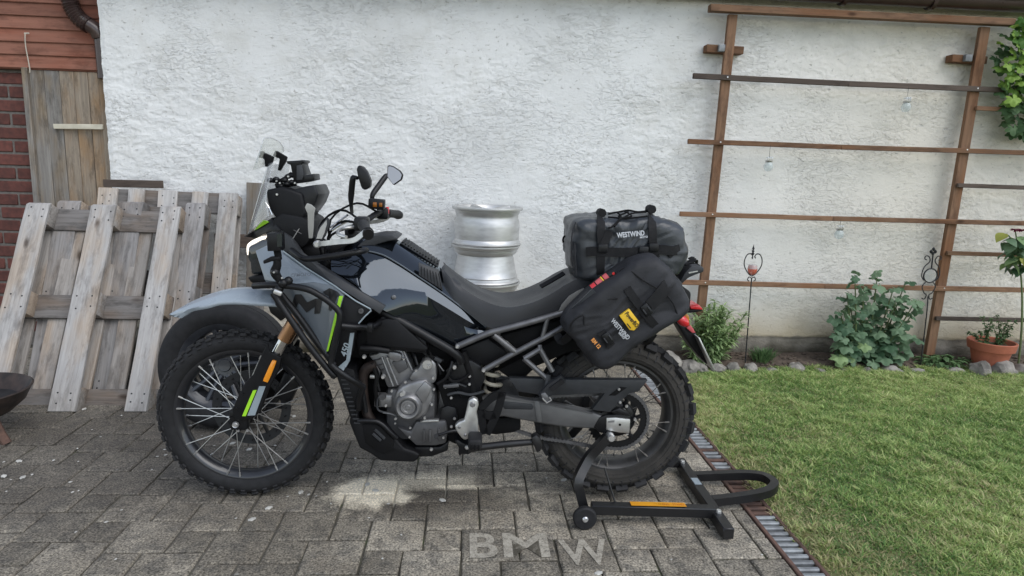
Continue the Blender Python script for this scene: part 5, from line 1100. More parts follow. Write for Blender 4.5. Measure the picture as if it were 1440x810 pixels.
loft('seat', dens(rings, 4), 'seat', bike, smooth=60)
panel('seat_side', [(1.232, -0.163, 0.827), (1.244, -0.165, 0.857), (1.27, -0.163, 0.889), (1.302, -0.155, 0.908), (1.329, -0.15, 0.92), (1.326, -0.15, 0.888), (1.296, -0.15, 0.85)], .01, 'seat_grey', bike, bevel=.002)
ribbon('seat_strap', [(1.175, -0.02, 0.898), (1.222, -0.01, 0.924), (1.27, 0, 0.952)], .02, .006, 'strap', bike, up=(0, -.5, 1))

# ---- frame and sub frame
for s in (-1, 1):
    def sd(pts): return [(x, y*-s, z) for x, y, z in pts]
    tube('sub_frame_rail', sd([(0.852, -0.165, 0.686), (0.961, -0.165, 0.737), (1.012, -0.165, 0.753), (1.108, -0.162, 0.78), (1.192, -0.155, 0.805), (1.268, -0.15, 0.829), (1.39, -0.14, 0.866), (1.558, -0.1, 0.949)]), .0125, 'frame_grey', bike, n=12)
    tube('sub_frame_rail', sd([(0.954, -0.165, 0.594), (1.067, -0.165, 0.662), (1.171, -0.16, 0.719), (1.215, -0.155, 0.743), (1.312, -0.14, 0.802)]), .0115, 'frame_grey', bike, n=12)
    tube('sub_frame_brace', sd([(0.989, -0.165, 0.734), (1.073, -0.165, 0.669)]), .0125, 'frame_grey', bike, n=12, sub=1); tube('sub_frame_brace', sd([(1.193, -0.158, 0.802), (1.175, -0.16, 0.723)]), .009, 'frame_grey', bike, n=10, sub=1)
    tube('frame_tube', sd([(0.381, -0.1, 0.917), (0.522, -0.15, 0.84), (0.61, -0.178, 0.799), (0.737, -0.178, 0.727), (0.845, -0.17, 0.66), (0.867, -0.16, 0.621)]), .0175, 'satin_black', bike, n=12)
    tube('frame_tube', sd([(0.871, -0.14, 0.658), (0.906, -0.14, 0.558), (0.925, -0.135, 0.412), (0.917, -0.13, 0.276)]), .016, 'matt_black', bike, n=12)
bolts('frame_bolt', [(0.852, 0.69), (0.954, 0.598)], -.176, .0085, 'bolt', bike, .01); bolts('frame_bolt', [(0.843, 0.607)], -.172, .009, 'bolt', bike, .01)
prism('side_cover', [(0.863, 0.663), (0.97, 0.71), (1.054, 0.649), (0.969, 0.597), (0.923, 0.609), (0.886, 0.638)], -.13, .13, 'plastic', bike, bevel=.006)
prism('side_cover', [(1.015, 0.722), (1.177, 0.77), (1.266, 0.792), (1.235, 0.745), (1.175, 0.719), (1.082, 0.667)], -.125, .125, 'matt_black', bike, bevel=.006)
prism('frame_plate', [(0.862, 0.637), (0.911, 0.625), (0.944, 0.605), (0.962, 0.554), (0.939, 0.502), (0.873, 0.475), (0.832, 0.535), (0.807, 0.585)], -.15, .15, 'satin_black', bike, bevel=.006)
prism('frame_plate', [(0.774, 0.531), (0.855, 0.558), (0.938, 0.533), (0.956, 0.456), (0.926, 0.333), (0.852, 0.279), (0.818, 0.296), (0.808, 0.428)], -.14, .14, 'matt_black', bike, bevel=.006)
tube('hose', [(0.834, -0.17, 0.628), (0.827, -0.18, 0.602), (0.811, -0.18, 0.564), (0.779, -0.17, 0.539)], .006, 'satin_black', bike, n=8)
prism('engine_cover_panel', [(0.51, 0.767), (0.588, 0.797), (0.627, 0.794), (0.744, 0.687), (0.737, 0.674), (0.603, 0.688), (0.517, 0.695)], -.2, -.1, 'plastic', bike, bevel=.006)
prism('gap_filler', [(0.489, 0.599), (0.58, 0.614), (0.613, 0.518), (0.597, 0.34), (0.487, 0.33), (0.463, 0.481)], -.06, .06, 'matt_black', bike, bevel=.01)  # dark filler added to blacken the open gap behind the header
prism('inner_fairing', [(0.473, 0.731), (0.592, 0.815), (0.658, 0.775), (0.737, 0.708), (0.738, 0.661), (0.592, 0.673), (0.486, 0.649)], -.185, .185, 'plastic', bike, bevel=.006)
tube('hose', [(0.495, -0.2, 0.684), (0.545, -0.2, 0.681), (0.598, -0.19, 0.671)], .012, 'plastic', bike, n=10)
bolts('engine_bolt', [(0.511, 0.656)], -.215, .008, 'bolt', bike, .012)

# ---- engine
box('crankcase', (.675, 0, .40), (.20, .29, .22), 'engine_dark', bike, bevel=.03)
prism('sump', [(0.623, 0.364), (0.677, 0.344), (0.699, 0.385), (0.813, 0.39), (0.822, 0.346), (0.815, 0.296), (0.776, 0.286), (0.7, 0.285), (0.673, 0.311)], -.17, .17, 'engine_dark', bike, bevel=.008)
for q in [(0.731, 0.331), (0.754, 0.331), (0.788, 0.335)]: box('sump_rib', (q[0], -.174, q[1]), (.008, .012, .05), 'engine_dark', bike, bevel=.002)
prism('sump_strip', [(0.714, 0.387), (0.731, 0.394), (0.786, 0.397), (0.786, 0.389)], -.181, -.165, 'alu', bike, bevel=.001)
prism('cylinder', [(0.511, 0.639), (0.573, 0.655), (0.637, 0.666), (0.658, 0.648), (0.688, 0.572), (0.662, 0.533), (0.621, 0.511), (0.585, 0.507), (0.557, 0.579)], -.135, .13, 'engine_grey', bike, bevel=.008)
for a in [(0.559, -0.138, 0.639), (0.571, -0.138, 0.633), (0.647, -0.138, 0.661), (0.664, -0.138, 0.641)]: pass
for p0, p1 in (([(0.563, -0.138, 0.633)][0], [(0.607, -0.138, 0.517)][0]), ([(0.579, -0.138, 0.637)][0], [(0.624, -0.138, 0.522)][0]), ([(0.643, -0.138, 0.665)][0], [(0.68, -0.138, 0.58)][0]), ([(0.623, -0.138, 0.673)][0], [(0.591, -0.138, 0.658)][0])): tube('cylinder_rib', [p0, p1], .0055, 'engine_grey', bike, n=8, sub=1)
prism('cylinder_cover', [(0.601, 0.614), (0.653, 0.627), (0.665, 0.59), (0.629, 0.568)], -.146, -.13, 'engine_dark', bike, bevel=.004)
prism('cam_cover', [(0.589, 0.657), (0.617, 0.656), (0.639, 0.65), (0.641, 0.629), (0.625, 0.619), (0.607, 0.624), (0.591, 0.639)], -.157, -.13, 'engine_grey', bike, bevel=.006, dense=2)
GC = [(0.615, 0.476), (0.623, 0.51), (0.647, 0.535), (0.678, 0.548), (0.71, 0.558), (0.737, 0.561), (0.759, 0.536), (0.766, 0.495), (0.756, 0.457), (0.738, 0.423), (0.711, 0.401), (0.671, 0.395), (0.639, 0.409), (0.619, 0.438)]
prism('generator_cover', GC, -.19, -.12, 'engine_grey', bike, bevel=.012, seg=3)
UC = [(0.668, 0.553), (0.684, 0.583), (0.708, 0.6), (0.717, 0.625), (0.739, 0.635), (0.763, 0.632), (0.773, 0.617), (0.776, 0.555), (0.76, 0.534), (0.736, 0.55), (0.7, 0.545)]
prism('upper_case_cover', UC, -.172, -.1, 'engine_grey', bike, bevel=.01)
lathe('starter_end', [(0, -.008), (.018, -.008), (.021, 0), (.021, .04)], [(0.74, -0.17, 0.616)][0], 'alu', bike, n=20)
prism('cover_facet', [(0.698, 0.511), (0.733, 0.557), (0.759, 0.534), (0.751, 0.511), (0.738, 0.478), (0.726, 0.469)], -.198, -.18, 'engine_grey', bike, bevel=.004)
gc = [(0.671, -0.2, 0.456)][0]; CUR[0] = BM @ Matrix.Translation((gc[0], 0, gc[2]))
lathe('generator_cap', [(0, -.207), (.008, -.207), (.010, -.2045), (.018, -.2045), (.020, -.207), (.027, -.207), (.03, -.202), (.036, -.212), (.042, -.213), (.05, -.205), (.054, -.19), (.056, -.17)], (0, 0, 0), 'engine_grey', bike, n=48); CUR[0] = BM
lathe('timing_plug', [(0, -.016), (.009, -.016), (.0115, -.01), (.0115, 0)], [(0.649, -0.19, 0.506)][0], 'alu', bike, n=16)
bolts('engine_bolt', [(0.699, 0.596), (0.659, 0.55), (0.608, 0.514), (0.586, 0.455), (0.746, 0.613), (0.764, 0.567), (0.767, 0.523), (0.76, 0.462), (0.624, 0.405), (0.733, 0.408)], -.186, .0055, 'bolt', bike, .008)
bolts('engine_bolt', [(0.621, 0.672), (0.587, 0.63), (0.649, 0.628)], -.142, .0055, 'bolt', bike, .01); bolts('engine_bolt', [(0.572, 0.561)], -.15, .009, 'bolt', bike, .02); bolts('engine_bolt', [(0.677, 0.362), (0.775, 0.327), (0.805, 0.323)], -.174, .005, 'bolt', bike)
lathe('oil_cap', [(0, -.012), (.012, -.012), (.014, 0)], [(0.571, -0.17, 0.486)][0], 'engine_dark', bike, n=14); box('engine_bracket', [(0.57, -0.13, 0.458)][0], (.07, .04, .05), 'engine_grey', bike, bevel=.006)
for dy in (-.07, 0.05): tube('exhaust_header', [(x, y+dy, z) for x, y, z in [(0.543, -0.08, 0.605), (0.51, -0.08, 0.591), (0.494, -0.08, 0.557), (0.493, -0.08, 0.5), (0.501, -0.08, 0.439), (0.525, -0.08, 0.378), (0.581, -0.06, 0.331)]], .0205, 'header', bike, n=14)
tube('hose', [(0.531, -0.16, 0.616), (0.547, -0.165, 0.563), (0.543, -0.165, 0.513), (0.55, -0.16, 0.444)], .008, 'matt_black', bike, n=8); tube('hose', [(0.48, -0.17, 0.547), (0.496, -0.17, 0.497), (0.507, -0.17, 0.421)], .01, 'plastic', bike, n=8)
# wiring, hoses and small fittings round the engine
for pts, r, m in (([(0.745, -0.15, 0.666), (0.758, -0.16, 0.636), (0.782, -0.16, 0.607), (0.79, -0.155, 0.572)], .005, 'matt_black'), ([(0.712, -0.14, 0.663), (0.737, -0.15, 0.645), (0.765, -0.15, 0.633), (0.801, -0.15, 0.625)], .004, 'satin_black'), ([(0.769, -0.15, 0.637), (0.786, -0.165, 0.609), (0.802, -0.165, 0.588)], .003, 'frame_grey'), ([(0.545, -0.15, 0.6), (0.558, -0.16, 0.574), (0.55, -0.16, 0.545), (0.558, -0.16, 0.503)], .005, 'satin_black'), ([(0.563, -0.165, 0.496), (0.551, -0.17, 0.464), (0.555, -0.17, 0.43), (0.587, -0.17, 0.42)], .004, 'dark_grey'), ([(0.805, -0.16, 0.523), (0.827, -0.165, 0.535), (0.853, -0.165, 0.539), (0.888, -0.16, 0.525)], .006, 'satin_black'), ([(0.818, -0.16, 0.565), (0.835, -0.165, 0.548), (0.87, -0.165, 0.553), (0.9, -0.16, 0.575)], .005, 'matt_black'), ([(0.818, -0.155, 0.49), (0.858, -0.16, 0.501), (0.906, -0.16, 0.493), (0.959, -0.15, 0.504)], .006, 'dark_grey'), ([(0.572, -0.17, 0.421), (0.61, -0.175, 0.416), (0.625, -0.175, 0.406)], .004, 'frame_grey'), ([(0.67, -0.12, 0.669), (0.688, -0.14, 0.642), (0.701, -0.15, 0.607)], .006, 'satin_black')):
    tube('hose', pts, r, m, bike, n=7)
bolts('frame_bolt', [(0.809, 0.521), (0.846, 0.531), (0.901, 0.566), (0.901, 0.534), (0.832, 0.478), (0.846, 0.394)], -.155, .006, 'bolt', bike, .006); bolts('engine_bolt', [(0.619, 0.396), (0.619, 0.378), (0.7, 0.403), (0.674, 0.322), (0.848, 0.4)], -.17, .0045, 'bolt', bike, .006)
box('connector', [(0.78, -0.165, 0.634)][0], (.03, .02, .014), 'dark_grey', bike, Matrix.Rotation(.5, 3, 'Y'), bevel=.003); box('connector', [(0.538, -0.16, 0.562)][0], (.03, .02, .012), 'alu', bike, bevel=.002); box('clutch_arm', [(0.831, -0.165, 0.53)][0], (.06, .014, .014), 'engine_dark', bike, Matrix.Rotation(-.1, 3, 'Y'), bevel=.003)
for k in range(5): tube('cylinder_fin', [Vector([(0.519, -0.136, 0.638)][0]).lerp(Vector([(0.571, -0.136, 0.529)][0]), k/5)+Vector((0, -.003, 0)), Vector([(0.551, -0.136, 0.646)][0]).lerp(Vector([(0.587, -0.136, 0.542)][0]), k/5)+Vector((0, -.003, 0))], .003, 'engine_dark', bike, n=5, sub=1)
prism('case_plate', [(0.797, 0.436), (0.819, 0.446), (0.85, 0.437), (0.859, 0.395), (0.842, 0.348), (0.807, 0.329), (0.784, 0.366)], -.157, -.14, 'satin_black', bike, bevel=.004)
# bash guard
SK = [(0.471, 0.482), (0.49, 0.47), (0.478, 0.402), (0.48, 0.388), (0.553, 0.39), (0.583, 0.367), (0.624, 0.321), (0.655, 0.283), (0.693, 0.271), (0.716, 0.259), (0.712, 0.243), (0.693, 0.225), (0.624, 0.228), (0.564, 0.231), (0.529, 0.258), (0.486, 0.282), (0.466, 0.334), (0.447, 0.386), (0.452, 0.418)]
prism('bash_guard', SK, -.19, .19, 'plastic', bike, bevel=.012, seg=3)
prism('bash_guard_recess', [(0.496, 0.383), (0.552, 0.383), (0.582, 0.36), (0.619, 0.316), (0.612, 0.275), (0.578, 0.259), (0.544, 0.275), (0.507, 0.307)], -.1935, -.18, 'matt_black', bike, bevel=.004)
tube('guard_rail', [(0.48, -0.195, 0.396), (0.516, -0.198, 0.398), (0.553, -0.198, 0.395), (0.579, -0.198, 0.379), (0.605, -0.198, 0.351), (0.627, -0.19, 0.326)], .009, 'satin_black', bike, n=10)
prism('lower_guard', [(0.691, 0.275), (0.791, 0.277), (0.824, 0.3), (0.823, 0.261), (0.761, 0.236), (0.711, 0.233)], -.16, .16, 'satin_black', bike, bevel=.006); bolts('guard_bolt', [(0.758, 0.269)], -.16, .0075, 'bolt', bike, .008)
for p0, p1 in (([(0.545, -0.194, 0.361)][0], [(0.582, -0.194, 0.325)][0]), ([(0.537, -0.194, 0.345)][0], [(0.567, -0.194, 0.317)][0])): tube('guard_slot', [p0, p1], .006, 'dark_grey', bike, n=6, sub=1)

# ---- foot rests, stand, heel guard
FP = [(0.896, 0.481), (0.9, 0.501), (0.917, 0.511), (0.933, 0.503), (0.938, 0.484), (0.931, 0.454), (0.937, 0.419), (0.939, 0.368), (0.91, 0.364), (0.903, 0.348), (0.887, 0.342), (0.875, 0.352), (0.854, 0.381), (0.85, 0.399), (0.863, 0.414), (0.885, 0.422)]
prism('foot_rest_hanger', FP, -.245, -.215, 'alu', bike, bevel=.006, seg=3)
bolts('hanger_bolt', [(0.915, 0.486)], -.245, .011, 'engine_grey', bike, .007); bolts('hanger_bolt', [(0.867, 0.395), (0.89, 0.364)], -.245, .006, 'engine_grey', bike, .005)
fpq = [(0.927, -0.28, 0.359)][0]; box('foot_rest', (fpq[0], -.285, fpq[2]), (.052, .09, .042), 'rubber', bike, bevel=.012, seg=3)
for k in range(3): box('foot_rest_rib', (fpq[0]-.014+.014*k, -.3335, fpq[2]-.006), (.006, .006, .018), 'matt_black', bike, bevel=.001)
prism('stand_bracket', [(0.85, 0.33), (0.861, 0.338), (0.884, 0.323), (0.907, 0.315), (0.915, 0.286), (0.904, 0.278), (0.878, 0.28), (0.87, 0.27), (0.864, 0.282), (0.866, 0.306)], -.23, -.14, 'satin_black', bike, bevel=.004); bolts('stand_bolt', [(0.897, 0.309)], -.23, .009, 'bolt', bike, .008); bolts('stand_bolt', [(0.859, 0.329), (0.836, 0.379)], -.2, .006, 'bolt', bike)
tube('side_stand', [(0.902, -0.22, 0.299), (0.972, -0.22, 0.308), (1.059, -0.22, 0.319), (1.155, -0.22, 0.328)], [.016, .0135, .0135, .012], 'powder_black', bike, n=12)
prism('side_stand_foot', [(1.141, 0.354), (1.158, 0.366), (1.174, 0.352), (1.184, 0.325), (1.178, 0.299), (1.163, 0.294), (1.153, 0.32), (1.144, 0.333)], -.245, -.205, 'powder_black', bike, bevel=.005)
for pts in ([(0.945, -0.2, 0.45), (0.981, -0.2, 0.492), (1.028, -0.2, 0.52)], [(1.028, -0.2, 0.52), (1.008, -0.2, 0.435), (0.971, -0.2, 0.351)], [(0.945, -0.2, 0.45), (0.952, -0.2, 0.402), (0.964, -0.2, 0.351)], [(0.956, -0.2, 0.434), (0.978, -0.2, 0.425), (1.004, -0.2, 0.43)]): ribbon('heel_guard', pts, .03, .01, 'plastic', bike, sub=3)
tube('gear_lever', [(0.89, -0.22, 0.351), (0.851, -0.24, 0.379), (0.796, -0.25, 0.367), (0.781, -0.25, 0.361)], .006, 'satin_black', bike, n=8); tube('gear_pedal', [(0.78, -0.24, 0.357), (0.783, -0.29, 0.378)], .009, 'rubber', bike, n=8, sub=1)
# ---- shock
sp = [(0.983, -0.03, 0.525)][0]; sq = [(0.991, -0.03, 0.474)][0]
hx = [];
for k in range(90):
    a = k*.34; q = Vector((sp[0]-.02, -.02, sp[2]+.13)).lerp(Vector((sq[0]+.01, -.02, sq[2]-.02)), k/89); hx.append((q.x+.034*math.cos(a), q.y+.034*math.sin(a), q.z))
tube('shock_spring', hx, .0085, 'spring', bike, n=8, sub=1); tube('shock_body', [(sp[0]-.02, -.02, sp[2]+.15), (sq[0]+.01, -.02, sq[2]-.05)], .02, 'satin_black', bike, n=14, sub=1)
# ---- swing arm, chain guard, chain
SWA = [(0.929, 0.46), (1, 0.49), (1.036, 0.481), (1.199, 0.456), (1.299, 0.439), (1.391, 0.419), (1.448, 0.396), (1.544, 0.4), (1.549, 0.332), (1.497, 0.334), (1.441, 0.346), (1.294, 0.351), (1.175, 0.369), (1.038, 0.394), (0.957, 0.385)]
prism('swing_arm', SWA, -.135, -.095, 'swing_grey', bike, bevel=.01, seg=3); prism('swing_arm', SWA, .095, .135, 'swing_grey', bike, bevel=.01)
box('swing_cross', (1.06, 0, .44), (.08, .2, .07), 'swing_grey', bike, bevel=.01)
prism('swing_shade', [(1.023, 0.448), (1.041, 0.46), (1.149, 0.45), (1.156, 0.436), (1.15, 0.426), (1.042, 0.427)], -.1375, -.13, 'dark_grey', bike, bevel=.003)  # raised dark plate painting the shade of a groove on the arm
tube('swing_weld', [(1.036, -0.136, 0.477), (1.198, -0.136, 0.452), (1.391, -0.136, 0.415)], .004, 'swing_grey', bike, n=6, sub=1)
prism('swing_sleeve', [(1.152, 0.465), (1.179, 0.462), (1.192, 0.373), (1.169, 0.375)], -.14, -.1, 'swing_grey', bike, bevel=.006)
prism('axle_carrier', [(1.398, 0.355), (1.419, 0.398), (1.445, 0.408), (1.527, 0.414), (1.542, 0.403), (1.548, 0.33), (1.459, 0.327), (1.422, 0.334)], -.139, -.1, 'satin_black', bike, bevel=.004)
prism('axle_block', [(1.445, 0.399), (1.481, 0.401), (1.541, 0.394), (1.541, 0.336), (1.499, 0.338), (1.447, 0.349)], -.147, -.13, 'alu', bike, bevel=.003); lathe('axle_hole', [(0, -.001), (.005, -.001), (.005, 0)], [(1.5, -0.148, 0.372)][0], 'matt_black', bike, n=12)
prism('adjuster_slot', [(1.452, 0.387), (1.477, 0.391), (1.477, 0.382), (1.452, 0.38)], -.149, -.14, 'engine_grey', bike, bevel=0)
CG = [(1.052, 0.56), (1.166, 0.56), (1.291, 0.558), (1.599, 0.56), (1.564, 0.512), (1.528, 0.504), (1.477, 0.451), (1.456, 0.425), (1.383, 0.434), (1.43, 0.504), (1.294, 0.495), (1.195, 0.49), (1.092, 0.505), (1.078, 0.524)]
prism('chain_guard', CG, -.155, -.12, 'dark_grey', bike, bevel=.004); prism('guard_window', [(1.447, 0.496), (1.489, 0.532), (1.516, 0.529), (1.473, 0.496)], -.157, -.15, 'matt_black', bike, bevel=0)
bolts('guard_bolt', [(1.485, 0.522), (1.493, 0.468)], -.155, .006, 'bolt', bike); prism('caliper_cover', [(1.456, 0.426), (1.494, 0.442), (1.525, 0.427), (1.541, 0.407), (1.476, 0.416)], -.15, -.1, 'satin_black', bike, bevel=.004)
SPC = (WB, -.088, RR+LIFT)
sp = disc('sprocket', SPC, .119, .092, .007, 'satin_black', rw, teeth=45)
for k in range(6):
    a = k*1.0472+.2; tube('sprocket_arm', [(WB+.05*math.cos(a-.25), -.088, SPC[2]+.05*math.sin(a-.25)), (WB+.096*math.cos(a), -.088, SPC[2]+.096*math.sin(a))], .009, 'satin_black', rw, n=6, sub=1)
    lathe('sprocket_bolt', [(0, -.012), (.006, -.012), (.0075, -.006), (.0075, 0)], (WB+.068*math.cos(a-.12), -.088, SPC[2]+.068*math.sin(a-.12)), 'bolt', rw, n=10)
lathe('sprocket_carrier', [(.03, -.085), (.06, -.085), (.075, -.075), (.075, -.05), (.04, -.04)], (WB, 0, SPC[2]), 'satin_black', rw, n=36)
disc('rear_brake_disc', (WB, .08, SPC[2]), .12, .09, .005, 'iron', rw)
# chain: lower and upper runs plus the wrap
path = [Vector(q) for q in [(0.958, -0.088, 0.364), (1.032, -0.088, 0.341), (1.172, -0.088, 0.295), (1.294, -0.088, 0.275), (1.398, -0.088, 0.255), (1.446, -0.088, 0.242)]]
wrap = [Vector((WB+.123*math.cos(a), -.088, SPC[2]+.123*math.sin(a))) for a in np.linspace(R(255), R(447), 24)]
upr = [Vector(q) for q in [(1.414, -0.088, 0.478), (1.322, -0.088, 0.472), (1.239, -0.088, 0.466), (1.103, -0.088, 0.438), (0.957, -0.088, 0.402)]]
P = crom(path, 6)+wrap+crom(upr, 6); L = [0]
for a, c in zip(P, P[1:]): L.append(L[-1]+(c-a).length)
b = bmesh.new(); n = int(L[-1]/.0155); ptsC = [Vector([float(np.interp(k*.0155, L, [q[i] for q in P])) for i in range(3)]) for k in range(n)]
for k, (a, c) in enumerate(zip(ptsC, ptsC[1:])):
    m = (a+c)/2; ang = math.atan2(c.z-a.z, c.x-a.x)
    for s in (-1, 1): box('x', (m.x, m.y+s*(.0065 if k % 2 else .0045), m.z), (.0135, .002, .0105), None, rot=Matrix.Rotation(-ang, 3, 'Y'), bm=b)
    bmesh.ops.create_cone(b, segments=8, radius1=.0078, radius2=.0078, depth=.013, cap_ends=True, matrix=Matrix.Translation(a) @ Matrix.Rotation(R(90), 4, 'X'))
obj(b, 'drive_chain', 'frame_grey', bike, smooth=30)
prism('sprocket_cover', [(0.972, 0.375), (1.044, 0.376), (1.107, 0.386), (1.111, 0.329), (1.082, 0.314), (1.01, 0.304), (0.955, 0.313), (0.954, 0.356)], -.1, .1, 'matt_black', bike, bevel=.006)
# ---- passenger foot rest bracket
PB = [(1.107, -0.18, 0.647), (1.167, -0.175, 0.684), (1.218, -0.18, 0.598), (1.203, -0.18, 0.564)]
for a, c in ((PB[0], PB[1]), (PB[1], PB[2]), (PB[0], PB[3])): tube('foot_rest_bracket', [a, c], .0105, 'frame_grey', bike, n=8, sub=1)
tube('foot_rest_bracket', [(1.166, -0.17, 0.699), (1.167, -0.175, 0.684)], .009, 'frame_grey', bike, n=8, sub=1)
ribbon('passenger_foot_rest', [(1.181, -0.2, 0.503), (1.209, -0.21, 0.546), (1.256, -0.22, 0.582)], .034, .022, 'dark_grey', bike, sub=1); ribbon('foot_rest_pad', [(1.208, -0.224, 0.54), (1.252, -0.234, 0.58)], .018, .012, 'rubber', bike, sub=1)
prism('foot_rest_joint', [(1.171, 0.523), (1.188, 0.528), (1.211, 0.501), (1.198, 0.482), (1.18, 0.498)], -.225, -.195, 'frame_grey', bike, bevel=.003); tube('spring_clip', [(1.178, -0.228, 0.507), (1.196, -0.228, 0.489), (1.213, -0.228, 0.5), (1.204, -0.228, 0.512)], .003, 'bolt', bike, n=6, sub=1)
tube('foot_rest_bracket', [(1.202, -0.18, 0.584), (1.195, -0.19, 0.536), (1.179, -0.2, 0.497)], .011, 'dark_grey', bike, n=8)
prism('inner_mudguard', [(1.012, 0.567), (1.124, 0.627), (1.262, 0.717), (1.431, 0.764), (1.591, 0.723), (1.52, 0.699), (1.294, 0.645), (1.168, 0.584), (1.094, 0.509)], -.075, .075, 'matt_black', bike, bevel=.008)
tube('muffler', [(.95, .16, .50), (1.15, .20, .58), (1.35, .21, .68), (1.62, .22, .80)], [.03, .05, .06, .058], 'satin_black', bike, n=20)
# ---- tail, plate holder, lights
prism('rear_rack', [(1.708, 0.945), (1.728, 0.984), (1.75, 1.011), (1.792, 1.008), (1.8, 1.001), (1.8, 0.986), (1.768, 0.974), (1.742, 0.961), (1.717, 0.936)], -.11, .11, 'dark_grey', bike, bevel=.006)
prism('rack_slot', [(1.739, 0.984), (1.774, 0.991), (1.776, 0.988), (1.742, 0.979)], -.1125, -.105, 'alu', bike, bevel=0)
for k in range(4): ribbon('lashing_strap', [(1.726, -0.1, 1.011), (1.762, -0.06, 1.015), (1.817, 0, 0.998)] if k == 0 else [(1.74+.015*k, -.09+.04*k, 1.0+.006*k), (1.79+.008*k, -.05+.04*k, 1.02), (1.82, .04*k, 1.0)], .012, .005, 'matt_black', bike, up=(0, -.3, 1))
prism('tail_unit', [(1.565, 0.964), (1.71, 0.939), (1.771, 0.897), (1.771, 0.824), (1.723, 0.774), (1.635, 0.778), (1.545, 0.834)], -.075, .075, 'plastic', bike, bevel=.01)
prism('tail_light', [(1.772, 0.839), (1.807, 0.847), (1.823, 0.831), (1.82, 0.828), (1.774, 0.83)], -.07, .07, 'red', bike, bevel=.003); prism('tail_light_base', [(1.759, 0.825), (1.823, 0.83), (1.824, 0.822), (1.791, 0.814), (1.757, 0.812)], -.065, .065, 'plastic', bike, bevel=.003)
prism('plate_holder', [(1.722, 0.77), (1.759, 0.756), (1.785, 0.741), (1.812, 0.725), (1.821, 0.707), (1.851, 0.648), (1.88, 0.598), (1.865, 0.596), (1.8, 0.663), (1.762, 0.715), (1.738, 0.752)], -.05, .05, 'plastic', bike, bevel=.006)
npt = [(1.801, 0.723), (1.808, 0.722), (1.883, 0.59), (1.875, 0.587)]
prism('number_plate', npt, -.105, .105, 'alu', bike, bevel=.001)
for s in (-1, 1):
    c = [(1.724, -0.13, 0.796)][0]; b = bmesh.new(); bmesh.ops.create_icosphere(b, subdivisions=3, radius=1, matrix=Matrix.Translation((c[0], s*.13, c[2])) @ Matrix.Rotation(R(38), 4, 'Y') @ Matrix.Diagonal((.033, .018, .019, 1))); obj(b, 'rear_indicator', 'red', bike); tube('indicator_stem', [(c[0]+.005, s*.12, c[2]), (c[0]+.01, s*.04, c[2]-.01)], .009, 'plastic', bike, n=8, sub=1)
prism('side_reflector', [(1.766, 0.75), (1.781, 0.763), (1.797, 0.744), (1.797, 0.74), (1.805, 0.732), (1.791, 0.73)], -.062, -.05, 'pink_red', bike, bevel=.002)
prism('plate_lamp', [(1.76, 0.798), (1.771, 0.803), (1.782, 0.795), (1.787, 0.769), (1.78, 0.766)], -.03, .03, 'orange', bike, bevel=.003)
CUR[0] = Matrix.Identity(4)

# ================================================================== ACTION CAMERA clamped to the crash bar
CUR[0] = BM
ac = place(bpy.data.objects.new('action_camera', None), None, Matrix.Translation([(0.235, -0.3, 0.931)][0])); tag(ac, 'small black action camera on a clamp mount on the front crash bar', 'camera')
prism('camera_body', [(0.202, 1.115), (0.247, 1.119), (0.248, 1.056), (0.203, 1.053)], -.32, -.26, 'satin_black', ac, bevel=.004); prism('camera_screen', [(0.239, 1.114), (0.255, 1.116), (0.254, 1.071), (0.238, 1.07)], -.3225, -.31, 'lens_glass', ac, bevel=0)
prism('camera_bracket', [(0.217, 1.056), (0.235, 1.054), (0.239, 1.03), (0.221, 1.03)], -.3, -.27, 'matt_black', ac, bevel=.002)
prism('clamp_screw', [(0.182, 1.018), (0.207, 1.032), (0.241, 1.035), (0.243, 1.02), (0.211, 1.016), (0.184, 1.006)], -.305, -.28, 'plastic', ac, bevel=.004)
tube('mount_arm', [(0.227, -0.29, 1.03), (0.228, -0.295, 1.003), (0.22, -0.295, 0.977), (0.235, -0.3, 0.953), (0.247, -0.3, 0.932)], [.012, .014, .017, .013, .014], 'matt_black', ac, n=10)
for q in [(0.222, -0.3, 0.978), (0.251, -0.31, 0.942), (0.266, -0.3, 0.949), (0.234, -0.3, 0.921)]:
    b = bmesh.new(); bmesh.ops.create_icosphere(b, subdivisions=2, radius=.016, matrix=Matrix.Translation(q)); obj(b, 'ball_joint', 'satin_black', ac)
box('wing_nut', [(0.236, -0.325, 0.912)][0], (.03, .012, .018), 'alu', ac, Matrix.Rotation(.4, 3, 'Y'), bevel=.005)
bolts('mount_screw', [(0.223, 0.981), (0.25, 0.962)], -.316, .004, 'bolt', ac)

# ================================================================== LUGGAGE
DO = [(1.281, 1.088), (1.282, 1.12), (1.286, 1.161), (1.317, 1.176), (1.376, 1.183), (1.483, 1.192), (1.563, 1.198), (1.604, 1.188), (1.645, 1.181), (1.689, 1.162), (1.706, 1.129), (1.718, 1.087), (1.717, 1.043), (1.704, 0.994), (1.673, 0.968), (1.539, 0.953), (1.377, 0.947), (1.321, 0.948), (1.297, 0.98), (1.285, 1.032)]
dfl = place(bpy.data.objects.new('duffel_bag', None), None, Matrix.Translation((1.46, 0, .97))); tag(dfl, 'large black roll duffel bag strapped on top of the rear seat', 'duffel bag')
pillow('bag_body', DO, [(-.17, .55), (-.178, .3), (-.172, .12), (-.155, .045), (-.13, .01), (-.09, 0), (-.03, 0), (.03, 0), (.09, 0), (.13, .02), (.155, .06), (.17, .2)], 'tarp', dfl, .012, 12, 180, 3, (.5, 1))
